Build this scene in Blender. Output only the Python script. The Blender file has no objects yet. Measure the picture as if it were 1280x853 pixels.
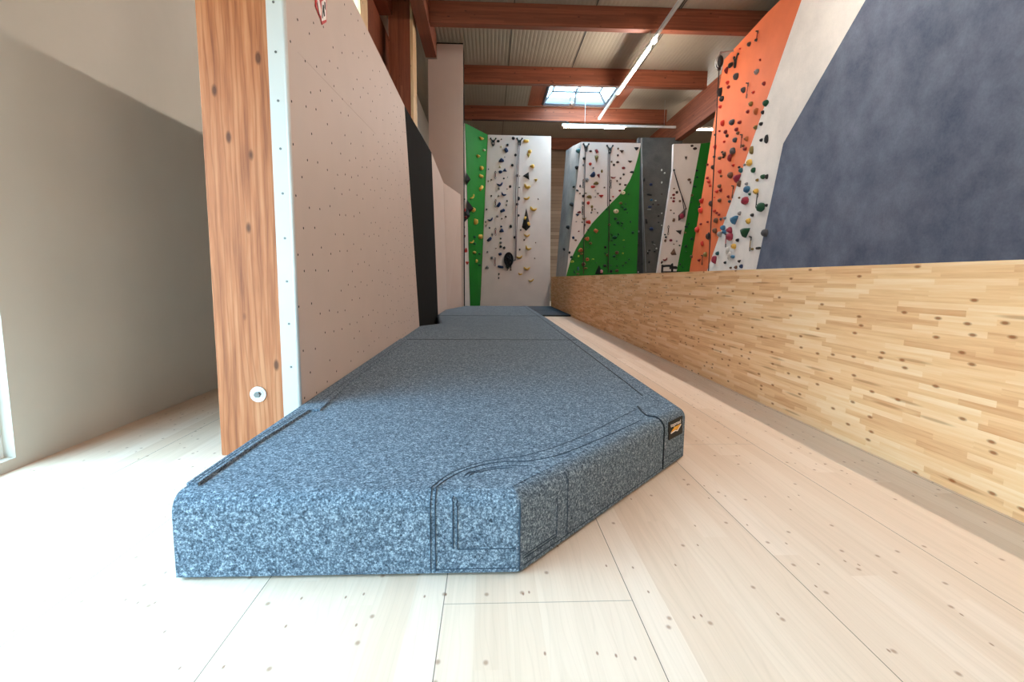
import bpy, bmesh, math, random
import numpy as np
from mathutils import Vector, Matrix
random.seed(7)
SC = bpy.context.scene
COL = SC.collection

# ------------------------------------------------------------------ camera model
F = 650.0; RHO = .0083; EYE = np.array([0., 0., 1.0])
_x = -29*math.cos(RHO) - 77.5*math.sin(RHO); _y = 77.5*math.cos(RHO) - 29*math.sin(RHO)
PIT = math.atan(_y/F); PSI = math.atan(-_x/F*math.cos(PIT))
FW = np.array([math.sin(PSI)*math.cos(PIT), math.cos(PSI)*math.cos(PIT), -math.sin(PIT)])
_r = np.array([math.cos(PSI), -math.sin(PSI), 0]); _u = np.cross(_r, FW)
UP = _u*math.cos(RHO) - _r*math.sin(RHO); RT = _r*math.cos(RHO) + _u*math.sin(RHO)
def ray(u, v): return RT*(u-640)/F + UP*(426.5-v)/F + FW
def onpl(u, v, P, n):
    d = ray(u, v); n = np.array(n, float)
    return EYE + d*((np.array(P, float)-EYE) @ n)/(d @ n)
def onx(u, v, x): return onpl(u, v, (x, 0, 0), (1, 0, 0))
def ony(u, v, y): return onpl(u, v, (0, y, 0), (0, 1, 0))
def onz(u, v, z): return onpl(u, v, (0, 0, z), (0, 0, 1))

cam = bpy.data.cameras.new('camera'); co = bpy.data.objects.new('camera', cam); COL.objects.link(co)
cam.sensor_fit = 'HORIZONTAL'; cam.sensor_width = 36.0; cam.lens = F/1280*36.0
cam.clip_start = .05; cam.clip_end = 200
m = Matrix.Identity(4)
for i in range(3):
    m[i][0] = RT[i]; m[i][1] = UP[i]; m[i][2] = -FW[i]; m[i][3] = EYE[i]
co.matrix_world = m; SC.camera = co

# ------------------------------------------------------------------ materials
def s2l(c):
    return tuple(((x/255)/12.92 if x/255 <= .04045 else ((x/255+.055)/1.055)**2.4) for x in c)
class N:
    """small node-tree writer"""
    def __init__(s, name):
        s.m = bpy.data.materials.new(name); s.m.use_nodes = True
        s.t = s.m.node_tree; s.b = s.t.nodes['Principled BSDF']; s.out = s.t.nodes['Material Output']
    def n(s, typ, **k):
        x = s.t.nodes.new(typ)
        for a, v in k.items():
            if a.startswith('i_'):
                key = a[2:]; key = int(key) if key.isdigit() else key.replace('_', ' ')
                s.set(x.inputs[key], v)
            else: setattr(x, a, v)
        return x
    def set(s, inp, v):
        if hasattr(v, 'is_output') or isinstance(v, bpy.types.NodeSocket): s.t.links.new(v, inp)
        else: inp.default_value = v
    def math(s, op, a, b=None, c=None):
        x = s.n('ShaderNodeMath', operation=op); s.set(x.inputs[0], a)
        if b is not None: s.set(x.inputs[1], b)
        if c is not None: s.set(x.inputs[2], c)
        return x.outputs[0]
    def mix(s, f, a, b, typ='MIX'):
        x = s.n('ShaderNodeMix', data_type='RGBA', blend_type=typ)
        s.set(x.inputs[0], f); s.set(x.inputs[6], a if not isinstance(a, tuple) else (*a[:3], 1)); s.set(x.inputs[7], b if not isinstance(b, tuple) else (*b[:3], 1))
        return x.outputs[2]
    def ramp(s, f, stops):
        x = s.n('ShaderNodeValToRGB'); s.set(x.inputs[0], f); e = x.color_ramp.elements
        while len(e) < len(stops): e.new(.5)
        for i, (p, c) in enumerate(stops):
            e[i].position = p; e[i].color = (*c[:3], 1) if isinstance(c, tuple) else (c, c, c, 1)
        return x.outputs[0]
    def pos(s, scale=(1, 1, 1), obj=False, loc=(0, 0, 0)):
        g = s.n('ShaderNodeTexCoord').outputs['Object'] if obj else s.n('ShaderNodeNewGeometry').outputs['Position']
        mp = s.n('ShaderNodeMapping'); s.set(mp.inputs[0], g); mp.inputs['Scale'].default_value = scale; mp.inputs['Location'].default_value = loc
        return mp.outputs[0]
    def xyz(s, v):
        x = s.n('ShaderNodeSeparateXYZ'); s.set(x.inputs[0], v); return x.outputs
    def comb(s, a, b, c=0.0):
        x = s.n('ShaderNodeCombineXYZ')
        for i, v in enumerate((a, b, c)): s.set(x.inputs[i], v)
        return x.outputs[0]
    def noise(s, v, scale=1.0, detail=3.0, rough=.5):
        x = s.n('ShaderNodeTexNoise'); s.set(x.inputs['Vector'], v); x.inputs['Scale'].default_value = scale
        x.inputs['Detail'].default_value = detail; x.inputs['Roughness'].default_value = rough
        return x.outputs['Fac']
    def white(s, v, dim='3D'):
        x = s.n('ShaderNodeTexWhiteNoise', noise_dimensions=dim)
        s.set(x.inputs['W' if dim == '1D' else 'Vector'], v); return x.outputs['Value']
    def vor(s, v, scale, feat='F1', out='Distance', dim='3D'):
        x = s.n('ShaderNodeTexVoronoi', feature=feat, voronoi_dimensions=dim); s.set(x.inputs['Vector'], v); x.inputs['Scale'].default_value = scale
        return x.outputs[out]
    def base(s, c): s.set(s.b.inputs['Base Color'], c if not isinstance(c, tuple) else (*c[:3], 1)); return s
    def par(s, rough=.6, metal=0.0, spec=.5):
        s.set(s.b.inputs['Roughness'], rough); s.set(s.b.inputs['Metallic'], metal); s.b.inputs['Specular IOR Level'].default_value = spec; return s
    def bump(s, h, strength=.3, dist=.01):
        x = s.n('ShaderNodeBump'); s.set(x.inputs['Height'], h); x.inputs['Strength'].default_value = strength; x.inputs['Distance'].default_value = dist
        s.t.links.new(x.outputs[0], s.b.inputs['Normal']); return s

def plain(name, rgb, rough=.6, metal=0.0, var=.08, scale=6.0, spec=.4, bump=0.0):
    k = N(name); c = s2l(rgb)
    f = k.noise(k.pos(), scale, 4)
    lo = tuple(x*(1-var) for x in c); hi = tuple(min(1, x*(1+var)) for x in c)
    k.base(k.ramp(f, [(.3, lo), (.7, hi)])).par(rough, metal, spec)
    if bump: k.bump(k.noise(k.pos(), scale*30, 3), bump, .004)
    return k.m

def mat_floor():
    k = N('pine_boards'); v = k.pos(); x, y, z = k.xyz(v)
    bw = .591; xb = k.math('DIVIDE', k.math('ADD', x, .137), bw)
    bi = k.math('FLOOR', xb); bf = k.math('FRACT', xb)
    # lamellae inside each board
    lx = k.math('DIVIDE', k.math('ADD', x, .137), bw/6); li = k.math('FLOOR', lx)
    ly = k.math('FLOOR', k.math('DIVIDE', k.math('ADD', y, k.math('MULTIPLY', li, 1.37)), 2.6))
    tone = k.white(k.comb(li, ly, 3.0))
    gr = k.noise(k.comb(k.math('MULTIPLY', x, 42), k.math('MULTIPLY', y, .9), k.math('MULTIPLY', tone, 20)), 1.0, 4, .6)
    warp = k.noise(k.comb(k.math('MULTIPLY', x, 7), k.math('MULTIPLY', y, .8), li), 1.0, 2)
    rings = k.math('SINE', k.math('MULTIPLY', k.math('ADD', k.math('MULTIPLY', x, 5.0), warp), 60))
    c = k.ramp(tone, [(0, (.75, .57, .44)), (.5, (.80, .63, .50)), (1, (.84, .68, .56))])
    c = k.mix(k.math('MULTIPLY', k.ramp(gr, [(.42, 0.0), (.75, 1.0)]), .22), c, (.50, .36, .24))
    c = k.mix(k.math('MULTIPLY', k.ramp(rings, [(.75, 0.0), (1, 1.0)]), .10), c, (.48, .35, .24))
    # knots
    kv = k.comb(k.math('MULTIPLY', x, 9), k.math('MULTIPLY', y, 6.5), 0.0)
    d = k.vor(kv, 1.0, dim='2D'); kc = k.xyz(k.vor(kv, 1.0, out='Color', dim='2D'))[0]
    kn = k.math('MULTIPLY', k.ramp(d, [(.03, 1.0), (.085, 0.0)]), k.math('GREATER_THAN', kc, .66))
    c = k.mix(k.math('MULTIPLY', kn, .6), c, (.26, .10, .04))
    kv2 = k.comb(k.math('MULTIPLY', x, 16), k.math('MULTIPLY', y, 7), 2.0)
    d2 = k.vor(kv2, 1.0, dim='2D'); kc2 = k.xyz(k.vor(kv2, 1.0, out='Color', dim='2D'))[1]
    kn2 = k.math('MULTIPLY', k.ramp(d2, [(.03, 1.0), (.07, 0.0)]), k.math('GREATER_THAN', kc2, .8))
    c = k.mix(k.math('MULTIPLY', kn2, .75), c, (.24, .09, .04))
    # joints
    e = k.math('MINIMUM', bf, k.math('SUBTRACT', 1.0, bf))
    sx = k.math('LESS_THAN', e, .0022)
    yy = k.math('DIVIDE', k.math('ADD', k.math('SUBTRACT', y, 1.508), k.math('MULTIPLY', bi, 1.73)), 5.0)
    ef = k.math('FRACT', yy); ey = k.math('LESS_THAN', k.math('MINIMUM', ef, k.math('SUBTRACT', 1.0, ef)), .00035)
    c = k.mix(k.math('MULTIPLY', k.math('MAXIMUM', sx, k.math('MULTIPLY', ey, .55)), .85), c, (.07, .045, .03))
    k.base(c).par(.5, 0, .16); k.bump(gr, .06, .002)
    return k.m

def mat_timber(name, dark, mid, light, axis='z', rough=.6, lw=.3):
    """glulam: long grain along an axis, lamellae across, a few knots"""
    k = N(name); v = k.pos(obj=False); x, y, z = k.xyz(v)
    L = {'x': x, 'y': y, 'z': z}[axis]
    A, B = {'x': (y, z), 'y': (x, z), 'z': (x, y)}[axis]
    across = k.math('ADD', A, k.math('MULTIPLY', B, 1.0))
    lam = k.math('FLOOR', k.math('DIVIDE', B if axis != 'z' else A, .045))
    seg = k.math('FLOOR', k.math('DIVIDE', k.math('ADD', L, k.math('MULTIPLY', lam, .77)), 2.2))
    tone = k.white(k.comb(lam, seg, 1.0))
    g = k.noise(k.comb(k.math('MULTIPLY', A, 30), k.math('MULTIPLY', B, 30), k.math('MULTIPLY', L, 1.4)), 1.0, 4, .6)
    wv = k.math('SINE', k.math('MULTIPLY', k.math('ADD', k.math('MULTIPLY', across, 9), k.noise(k.comb(k.math('MULTIPLY', A, 6), k.math('MULTIPLY', B, 6), L), 1.0, 2)), 22))
    f = k.math('ADD', k.math('MULTIPLY', g, 1-lw), k.math('MULTIPLY', tone, lw))
    c = k.ramp(f, [(.25, dark), (.5, mid), (.75, light)])
    c = k.mix(k.math('MULTIPLY', k.ramp(wv, [(.7, 0.0), (1, 1.0)]), .35), c, dark)
    kv = k.comb(k.math('MULTIPLY', A, 7), k.math('MULTIPLY', B, 7), k.math('MULTIPLY', L, 3.2))
    d = k.vor(kv, 1.0)
    c = k.mix(k.math('MULTIPLY', k.ramp(d, [(.07, 1.0), (.13, 0.0)]), .8), c, tuple(x*.3 for x in dark))
    k.base(c).par(rough, 0, .3); k.bump(g, .08, .003)
    return k.m

def mat_barrier():
    k = N('barrier_lamella_wood'); v = k.pos(); x, y, z = k.xyz(v)
    rh = .03; r = k.math('FLOOR', k.math('DIVIDE', z, rh))
    off = k.white(r, '1D')
    yb = k.math('DIVIDE', k.math('ADD', y, k.math('MULTIPLY', off, 3.0)), .42); bi = k.math('FLOOR', yb)
    t = k.white(k.comb(r, bi, 0.0))
    g = k.noise(k.comb(k.math('MULTIPLY', z, 55), k.math('MULTIPLY', y, 2.4), k.math('MULTIPLY', t, 9)), 1.0, 4, .6)
    f = k.math('ADD', k.math('MULTIPLY', t, .38), k.math('MULTIPLY', g, .62))
    c = k.ramp(f, [(.2, s2l((212, 146, 98))), (.5, s2l((236, 178, 128))), (.82, s2l((246, 202, 158)))])
    kv = k.comb(k.math('MULTIPLY', y, 5.5), k.math('MULTIPLY', z, 14), 0.0)
    d = k.vor(kv, 1.0, dim='2D'); kc = k.xyz(k.vor(kv, 1.0, out='Color', dim='2D'))[0]
    kn = k.math('MULTIPLY', k.ramp(d, [(.06, 1.0), (.15, 0.0)]), k.math('GREATER_THAN', kc, .62))
    c = k.mix(k.math('MULTIPLY', kn, .8), c, s2l((134, 64, 24)))
    kv = k.comb(k.math('MULTIPLY', y, 1.6), k.math('MULTIPLY', z, 22), 7.0)
    d = k.vor(kv, 1.0, dim='2D'); kc = k.xyz(k.vor(kv, 1.0, out='Color', dim='2D'))[1]
    st = k.math('MULTIPLY', k.ramp(d, [(.10, 1.0), (.22, 0.0)]), k.math('GREATER_THAN', kc, .72))
    c = k.mix(k.math('MULTIPLY', st, .45), c, s2l((150, 82, 38)))
    k.base(c).par(.7, 0, .08); k.bump(g, .05, .002)
    return k.m

def mat_carpet(name, dark, mid, light, s=1.0):
    k = N(name); v = k.pos()
    a = k.noise(v, 140*s, 2, .7); b = k.noise(v, 340*s, 2, .7); w = k.noise(v, 60*s, 3, .6)
    f = k.math('ADD', k.math('MULTIPLY', a, .5), k.math('ADD', k.math('MULTIPLY', b, .25), k.math('MULTIPLY', w, .25)))
    c = k.ramp(f, [(.34, dark), (.5, mid), (.66, light)])
    k.base(c).par(.95, 0, .08); k.bump(f, .8, .008)
    return k.m

def mat_metal_sheet(name, rgb):
    return plain(name, rgb, .45, 0.0, .04, 2.0)

def emit(name, rgb, strength):
    k = N(name); k.base((.8, .8, .8)); k.set(k.b.inputs['Emission Color'], (*rgb, 1)); k.b.inputs['Emission Strength'].default_value = strength
    f = k.noise(k.pos(), 3, 2); k.set(k.b.inputs['Roughness'], f)
    return k.m

def mat_glass():
    k = N('window_glass'); t = k.t
    tr = k.n('ShaderNodeBsdfTransparent'); tr.inputs[0].default_value = (.93, .97, .97, 1)
    gl = k.n('ShaderNodeBsdfGlossy'); gl.inputs['Roughness'].default_value = .02
    mx = k.n('ShaderNodeMixShader'); mx.inputs[0].default_value = .05; t.links.new(tr.outputs[0], mx.inputs[1]); t.links.new(gl.outputs[0], mx.inputs[2])
    t.links.new(mx.outputs[0], k.out.inputs[0]); t.nodes.remove(k.b)
    return k.m

def mat_concrete(name, a, b):
    k = N(name); v = k.pos()
    f = k.noise(v, 1.6, 5, .65); g = k.noise(v, 30, 3)
    k.base(k.ramp(k.math('ADD', k.math('MULTIPLY', f, .8), k.math('MULTIPLY', g, .2)), [(.3, s2l(a)), (.7, s2l(b))])).par(.85, 0, .2)
    k.bump(g, .2, .004); return k.m

def mat_hboards():
    k = N('cladding_boards'); x, y, z = k.xyz(k.pos())
    r = k.math('FRACT', k.math('DIVIDE', z, .16)); ri = k.math('FLOOR', k.math('DIVIDE', z, .16))
    t = k.white(ri, '1D'); c = k.ramp(t, [(0, s2l((150, 126, 106))), (1, s2l((178, 154, 132)))])
    k.base(k.mix(k.math('MULTIPLY', k.math('LESS_THAN', r, .06), .6), c, s2l((70, 50, 38)))).par(.7, 0, .2); return k.m

M = {}
M['floor'] = mat_floor()
M['timber'] = mat_timber('glulam_brown', s2l((104, 56, 38)), s2l((124, 68, 46)), s2l((142, 82, 58)), 'x')
M['timber_y'] = mat_timber('glulam_brown_long', s2l((104, 56, 38)), s2l((124, 68, 46)), s2l((142, 82, 58)), 'y')
M['timber_z'] = mat_timber('post_brown', s2l((112, 58, 38)), s2l((136, 74, 48)), s2l((154, 90, 60)), 'z')
M['post'] = mat_timber('post_larch', s2l((116, 62, 36)), s2l((172, 104, 66)), s2l((196, 134, 94)), 'z', lw=.0)
M['pale_lit_post'] = mat_timber('post_pale_lit', s2l((196, 160, 116)), s2l((220, 190, 148)), s2l((236, 210, 172)), 'z')  # pale tone puts the daylight on these timber faces into the colour
M['barrier'] = mat_barrier()
M['carpet'] = mat_carpet('mat_carpet', s2l((31, 40, 50)), s2l((97, 112, 127)), s2l((186, 203, 217)))
M['carpet_thin'] = mat_carpet('floor_mat_carpet', s2l((44, 48, 54)), s2l((74, 80, 88)), s2l((110, 116, 124)))
M['seam'] = plain('seam_thread', (24, 32, 42), .9)
M['seam_soft'] = plain('seam_crease', (52, 68, 84), .95)
M['piping'] = mat_carpet('piping_carpet', s2l((34, 38, 44)), s2l((92, 97, 104)), s2l((190, 196, 202)))
M['panel'] = plain('panel_white', (200, 181, 170), .55, 0, .02, 3.0, .3)
M['trim_white'] = plain('trim_white', (200, 198, 194), .5, 0, .02, 4.0)
M['hole'] = plain('insert_hole', (38, 30, 26), .8)
M['screw'] = plain('screw_grey', (112, 112, 110), .45, .7)
M['black_panel'] = plain('panel_black', (22, 20, 18), .9, 0, .1, 4, .08)
M['plaster'] = plain('plaster_wall', (206, 200, 190), .9, 0, .03, 2)
M['ceiling'] = plain('ceiling_sheet', (146, 137, 122), .5, 0, .03, 1.5)
M['wall_white'] = plain('painted_white', (216, 204, 197), .7, 0, .04, 2.2, .3)
M['wall_green'] = plain('painted_green', (26, 112, 30), .6, 0, .08, 2.0, .3)
M['wall_orange'] = plain('painted_orange', (204, 104, 62), .65, 0, .07, 2.0, .3)
M['wall_dark'] = mat_concrete('painted_dark_grey', (74, 74, 74), (104, 102, 100))
M['wall_dark2'] = mat_concrete('painted_slate', (62, 62, 64), (80, 80, 84))
M['wall_bluegrey'] = mat_concrete('painted_blue_grey', (70, 80, 100), (112, 120, 138))
M['concrete'] = mat_concrete('painted_grey', (150, 146, 144), (190, 186, 184))
M['chalked'] = mat_concrete('painted_white_chalked', (200, 198, 196), (224, 220, 216))
M['boards'] = mat_hboards()
M['metal'] = plain('brushed_metal', (190, 190, 190), .3, .9, .05)
M['darkmetal'] = plain('dark_metal', (48, 46, 46), .4, .7)
M['light_body'] = plain('luminaire_white', (220, 220, 216), .4)
M['led'] = emit('led_tube', (1.0, .88, .77), 148.0)
M['glass'] = mat_glass()
M['frame_white'] = plain('frame_white', (232, 234, 234), .45)
M['frame_grey'] = plain('frame_grey', (128, 132, 140), .5)
M['frame_dark'] = plain('frame_dark', (84, 88, 96), .5)
M['red'] = plain('sign_red', (196, 34, 36), .5)
M['white'] = plain('sign_white', (236, 228, 224), .5)
M['black'] = plain('matt_black', (20, 19, 20), .6)
M['tag_black'] = plain('tag_black', (14, 13, 13), .7)
M['tag_gold'] = plain('tag_gold', (236, 170, 44), .6)
M['rope_dark'] = plain('rope_dark', (58, 44, 44), .9, 0, .3, 120)
M['rope_grey'] = plain('rope_grey', (126, 112, 112), .9, 0, .25, 120)
M['rope_black'] = plain('rope_black', (26, 26, 32), .9, 0, .3, 120)
HC = {'navy': (30, 46, 84), 'black': (30, 29, 32), 'dark grey': (72, 72, 76), 'grey': (138, 134, 134), 'yellow': (216, 172, 78), 'brown': (104, 72, 52),
      'dark brown': (62, 42, 36), 'red': (196, 54, 42), 'dark red': (128, 34, 36), 'maroon': (142, 42, 62), 'olive': (126, 104, 54), 'beige': (214, 200, 160),
      'dark green': (22, 74, 48), 'steel blue': (58, 108, 142), 'pale grey': (196, 194, 190), 'orange brown': (182, 104, 62), 'lime': (176, 196, 74), 'pink': (206, 150, 156), 'teal': (46, 92, 98)}
for c, rgb in HC.items(): M['h_'+c] = plain('hold_'+c.replace(' ', '_'), rgb, .6, 0, .12, 25, .35, .15)

# ------------------------------------------------------------------ mesh helpers
def link(name, verts, faces, mats, parent=None, idx=None, smooth=False):
    me = bpy.data.meshes.new(name); me.from_pydata([tuple(map(float, v)) for v in verts], [], faces); me.update()
    for mt in (mats if isinstance(mats, (list, tuple)) else [mats]): me.materials.append(M[mt])
    if idx: me.polygons.foreach_set('material_index', idx)
    if smooth: me.polygons.foreach_set('use_smooth', [True]*len(me.polygons))
    bm = bmesh.new(); bm.from_mesh(me); bmesh.ops.recalc_face_normals(bm, faces=bm.faces); bm.to_mesh(me); bm.free()
    o = bpy.data.objects.new(name, me); COL.objects.link(o)
    if parent: o.parent = parent; o.matrix_parent_inverse = parent.matrix_world.inverted()
    return o
def tag(o, label=None, cat=None, group=None, kind=None):
    if label: o['label'] = label
    if cat: o['category'] = cat
    if group: o['group'] = group
    if kind: o['kind'] = kind
    return o
def empty(name, loc, label, cat, group=None):
    o = bpy.data.objects.new(name, None); COL.objects.link(o); o.location = tuple(map(float, loc)); o.empty_display_size = .1
    bpy.context.view_layer.update(); return tag(o, label, cat, group)
class MB:
    def __init__(s): s.v = []; s.f = []; s.i = []
    def add(s, vs, fs, mi=0):
        b = len(s.v); s.v += [tuple(map(float, v)) for v in vs]; s.f += [tuple(b+k for k in f) for f in fs]; s.i += [mi]*len(fs)
    def box(s, x0, x1, y0, y1, z0, z1, mi=0):
        s.add([(x, y, z) for x in (x0, x1) for y in (y0, y1) for z in (z0, z1)],
              [(0, 1, 3, 2), (4, 6, 7, 5), (0, 4, 5, 1), (2, 3, 7, 6), (0, 2, 6, 4), (1, 5, 7, 3)], mi)
    def prism(s, pts, off, mi=0):
        """polygon pts (3-D) extruded by vector off"""
        n = len(pts); off = np.array(off, float); P = [np.array(p, float) for p in pts]
        s.add(P + [p+off for p in P], [tuple(range(n)), tuple(range(2*n-1, n-1, -1))] + [(i, (i+1) % n, n+(i+1) % n, n+i) for i in range(n)], mi)
    def tube(s, path, r, n=8, mi=0, closed=False):
        P = [np.array(p, float) for p in path]; L = len(P)
        if not isinstance(r, (list, tuple)): r = [r]*L
        vs = []; T0 = None
        for i, p in enumerate(P):
            if closed: t = P[(i+1) % L]-P[i-1]
            else: t = P[min(i+1, L-1)]-P[max(i-1, 0)]
            t = t/(np.linalg.norm(t)+1e-12)
            if T0 is None:
                a = np.array([0, 0, 1.]) if abs(t[2]) < .9 else np.array([1., 0, 0])
                u = np.cross(t, a)
            else: u = T0 - t*(T0 @ t)
            u /= np.linalg.norm(u); T0 = u; w = np.cross(t, u)
            for k in range(n):
                an = 2*math.pi*k/n; vs.append(p + r[i]*(u*math.cos(an)+w*math.sin(an)))
        fs = []
        for i in range(L if closed else L-1):
            j = (i+1) % L
            for k in range(n): fs.append((i*n+k, i*n+(k+1) % n, j*n+(k+1) % n, j*n+k))
        if not closed: fs += [tuple(range(n-1, -1, -1)), tuple((L-1)*n+k for k in range(n))]
        s.add(vs, fs, mi)
    def disc(s, c, n, r, h, seg=12, mi=0):
        n = np.array(n, float); n /= np.linalg.norm(n); a = np.array([0, 0, 1.]) if abs(n[2]) < .9 else np.array([1., 0, 0])
        u = np.cross(n, a); u /= np.linalg.norm(u); w = np.cross(n, u); c = np.array(c, float)
        s.prism([c + r*(u*math.cos(2*math.pi*k/seg)+w*math.sin(2*math.pi*k/seg)) for k in range(seg)], n*h, mi)
    def ball(s, c, r, seg=12, rings=7, mi=0):
        c = np.array(c, float); rr = np.array(r if hasattr(r, '__len__') else (r, r, r), float); vs = [c+rr*(0, 0, 1)]
        for i in range(1, rings):
            th = math.pi*i/rings
            for k in range(seg): ph = 2*math.pi*k/seg; vs.append(c+rr*np.array([math.sin(th)*math.cos(ph), math.sin(th)*math.sin(ph), math.cos(th)]))
        vs.append(c-rr*(0, 0, 1)); fs = [(0, 1+k, 1+(k+1) % seg) for k in range(seg)]
        for i in range(rings-2):
            for k in range(seg): a = 1+i*seg; b = a+seg; fs.append((a+k, b+k, b+(k+1) % seg, a+(k+1) % seg))
        e = 1+(rings-2)*seg; fs += [(e+k, len(vs)-1, e+(k+1) % seg) for k in range(seg)]
        s.add(vs, fs, mi)
    def build(s, name, mats, parent=None, smooth=False): return link(name, s.v, s.f, mats, parent, s.i, smooth)
def box(name, x0, x1, y0, y1, z0, z1, mat, parent=None, bevel=0.0):
    b = MB(); b.box(x0, x1, y0, y1, z0, z1); o = b.build(name, mat, parent)
    if bevel:
        bm = bmesh.new(); bm.from_mesh(o.data); bmesh.ops.bevel(bm, geom=list(bm.edges), offset=bevel, segments=2, affect='EDGES', profile=.5); bm.to_mesh(o.data); bm.free()
    return o
def struct(o): o['kind'] = 'structure'; return o
def catmull(P, per=8):
    P = [np.array(p, float) for p in P]; out = []
    Q = [2*P[0]-P[1]] + P + [2*P[-1]-P[-2]]
    for i in range(1, len(Q)-2):
        for k in range(per):
            t = k/per; a, b, c, d = Q[i-1], Q[i], Q[i+1], Q[i+2]
            out.append(.5*(2*b+(c-a)*t+(2*a-5*b+4*c-d)*t*t+(3*b-a-3*c+d)*t**3))
    return out + [P[-1]]

# ------------------------------------------------------------------ room shell
XW = -2.45; ZC = 7.21; YB = -5.0; YF = 24.5; XR = 12.0
struct(box('floor', XW-.2, XR, YB, YF, -.2, 0, 'floor'))
def wall_with_holes(name, x0, x1, a0, a1, z0, z1, holes, mat, along='y'):
    b = MB(); ys = sorted({a0, a1} | {h[0] for h in holes} | {h[1] for h in holes})
    for i in range(len(ys)-1):
        c = (ys[i]+ys[i+1])/2; hs = sorted([(h[2], h[3]) for h in holes if h[0] < c < h[1]]); z = z0
        for h0, h1 in hs + [(z1, z1)]:
            if h0 > z:
                if along == 'y': b.box(x0, x1, ys[i], ys[i+1], z, h0)
                else: b.box(ys[i], ys[i+1], x0, x1, z, h0)
            z = h1
    return struct(b.build(name, mat))
W1 = (-4.6, 2.72, .06, 2.6); W2 = (8.4, 10.55, 3.2, 6.55)
wall_with_holes('wall_left', XW-.2, XW, YB, YF, 0, ZC, [W1, W2], 'plaster')
wall_with_holes('wall_back', YB-.2, YB, XW-.2, XR, 0, ZC, [], 'plaster', 'x')
struct(box('wall_right', XR, XR+.2, YB, YF, 0, ZC, 'plaster'))
struct(box('wall_far', XW-.2, XR, YF, YF+.2, 0, ZC, 'boards'))
def window(name, y0, y1, z0, z1, nm, along='y', base=XW-.14, rails=()):
    b = MB(); t = .06; B = base
    def bx(a0, a1, c0, c1):
        if along == 'y': b.box(B, B+.08, a0, a1, c0, c1)
        else: b.box(a0, a1, B, B+.08, c0, c1)
    bx(y0, y1, z0, z0+t); bx(y0, y1, z1-t, z1)
    for k in range(nm+1):
        c = y0 + (y1-y0)*k/nm; c = min(max(c, y0+t/2), y1-t/2); bx(c-t/2, c+t/2, z0+t, z1-t)
    for rz in rails:
        for k in range(nm):
            a = y0+(y1-y0)*k/nm; e = y0+(y1-y0)*(k+1)/nm; bx(a+t/2+(t/2 if k == 0 else 0), e-t/2-(t/2 if k == nm-1 else 0), rz-t/2, rz+t/2)
    w = struct(b.build(name, 'frame_white'))
    g = MB()
    if along == 'y': g.add([(B+.04, y0+.01, z0+.01), (B+.04, y1-.01, z0+.01), (B+.04, y1-.01, z1-.01), (B+.04, y0+.01, z1-.01)], [(0, 1, 2, 3)])
    else: g.add([(y0+.01, B+.04, z0+.01), (y1-.01, B+.04, z0+.01), (y1-.01, B+.04, z1-.01), (y0+.01, B+.04, z1-.01)], [(0, 1, 2, 3)])
    g.build('pane', 'glass', w)
window('window_1', *W1, 6); window('window_2', *W2, 2, rails=(4.9,))

# corrugated ceiling with the skylight opening
SX0, SX1, SY0, SY1 = 1.40, 4.68, 16.30, 19.50
def corrugated(x0, x1, y0, y1, b):
    p = .10; xs = [x0]; n = int(math.floor((x1-x0)/p))
    prof = [(0, 0), (.045, 0), (.055, .0035), (.09, .0035), (.10, 0)]
    pts = []
    for k in range(n):
        for dx, dz in prof[:-1]: pts.append((x0+k*p+dx, dz))
    pts.append((x0+n*p, 0)); pts.append((x1, 0))
    vs = []; fs = []
    for x, dz in pts: vs += [(x, y0, ZC+dz), (x, y1, ZC+dz)]
    for i in range(len(pts)-1): fs.append((2*i, 2*i+2, 2*i+3, 2*i+1))
    b.add(vs, fs)
b = MB()
corrugated(XW-.2, SX0, YB-.2, YF+.2, b); corrugated(SX1, XR+.2, YB-.2, YF+.2, b)
corrugated(SX0, SX1, YB-.2, SY0, b); corrugated(SX0, SX1, SY1, YF+.2, b)
b.box(XW-.2, SX0, YB-.2, YF+.2, ZC+.05, ZC+.3); b.box(SX1, XR+.2, YB-.2, YF+.2, ZC+.05, ZC+.3); b.box(SX0, SX1, YB-.2, SY0, ZC+.05, ZC+.3); b.box(SX0, SX1, SY1, YF+.2, ZC+.05, ZC+.3)
struct(b.build('ceiling', 'ceiling'))
# sheet joints under the ceiling
b = MB()
for xx in (.55, 2.42): b.box(xx, xx+.018, 2, SY0 if xx > SX0 else YF, ZC-.012, ZC+.001)
tag(b.build('ceiling_joint', 'darkmetal'), kind='structure')

# timber frame of the roof
for yy in (-2.0, 1.6, 5.3, 9.0, 12.56, 16.06, 19.62, 23.7):
    struct(box('ceiling_beam', -1.36, 6.5, yy, yy+.2, 6.73, ZC, 'timber', bevel=.008))
struct(box('ceiling_beam', 6.5, 6.74, YB, YF, 5.86, 6.78, 'timber_y', bevel=.008))
struct(box('ceiling_beam', -1.64, -1.36, YB, 14.24, 6.65, 7.2, 'timber_y', bevel=.008))
struct(box('ceiling_beam', -2.42, -2.14, 10.8, 12.28, 6.72, 7.15, 'timber_y', bevel=.008))

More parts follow.
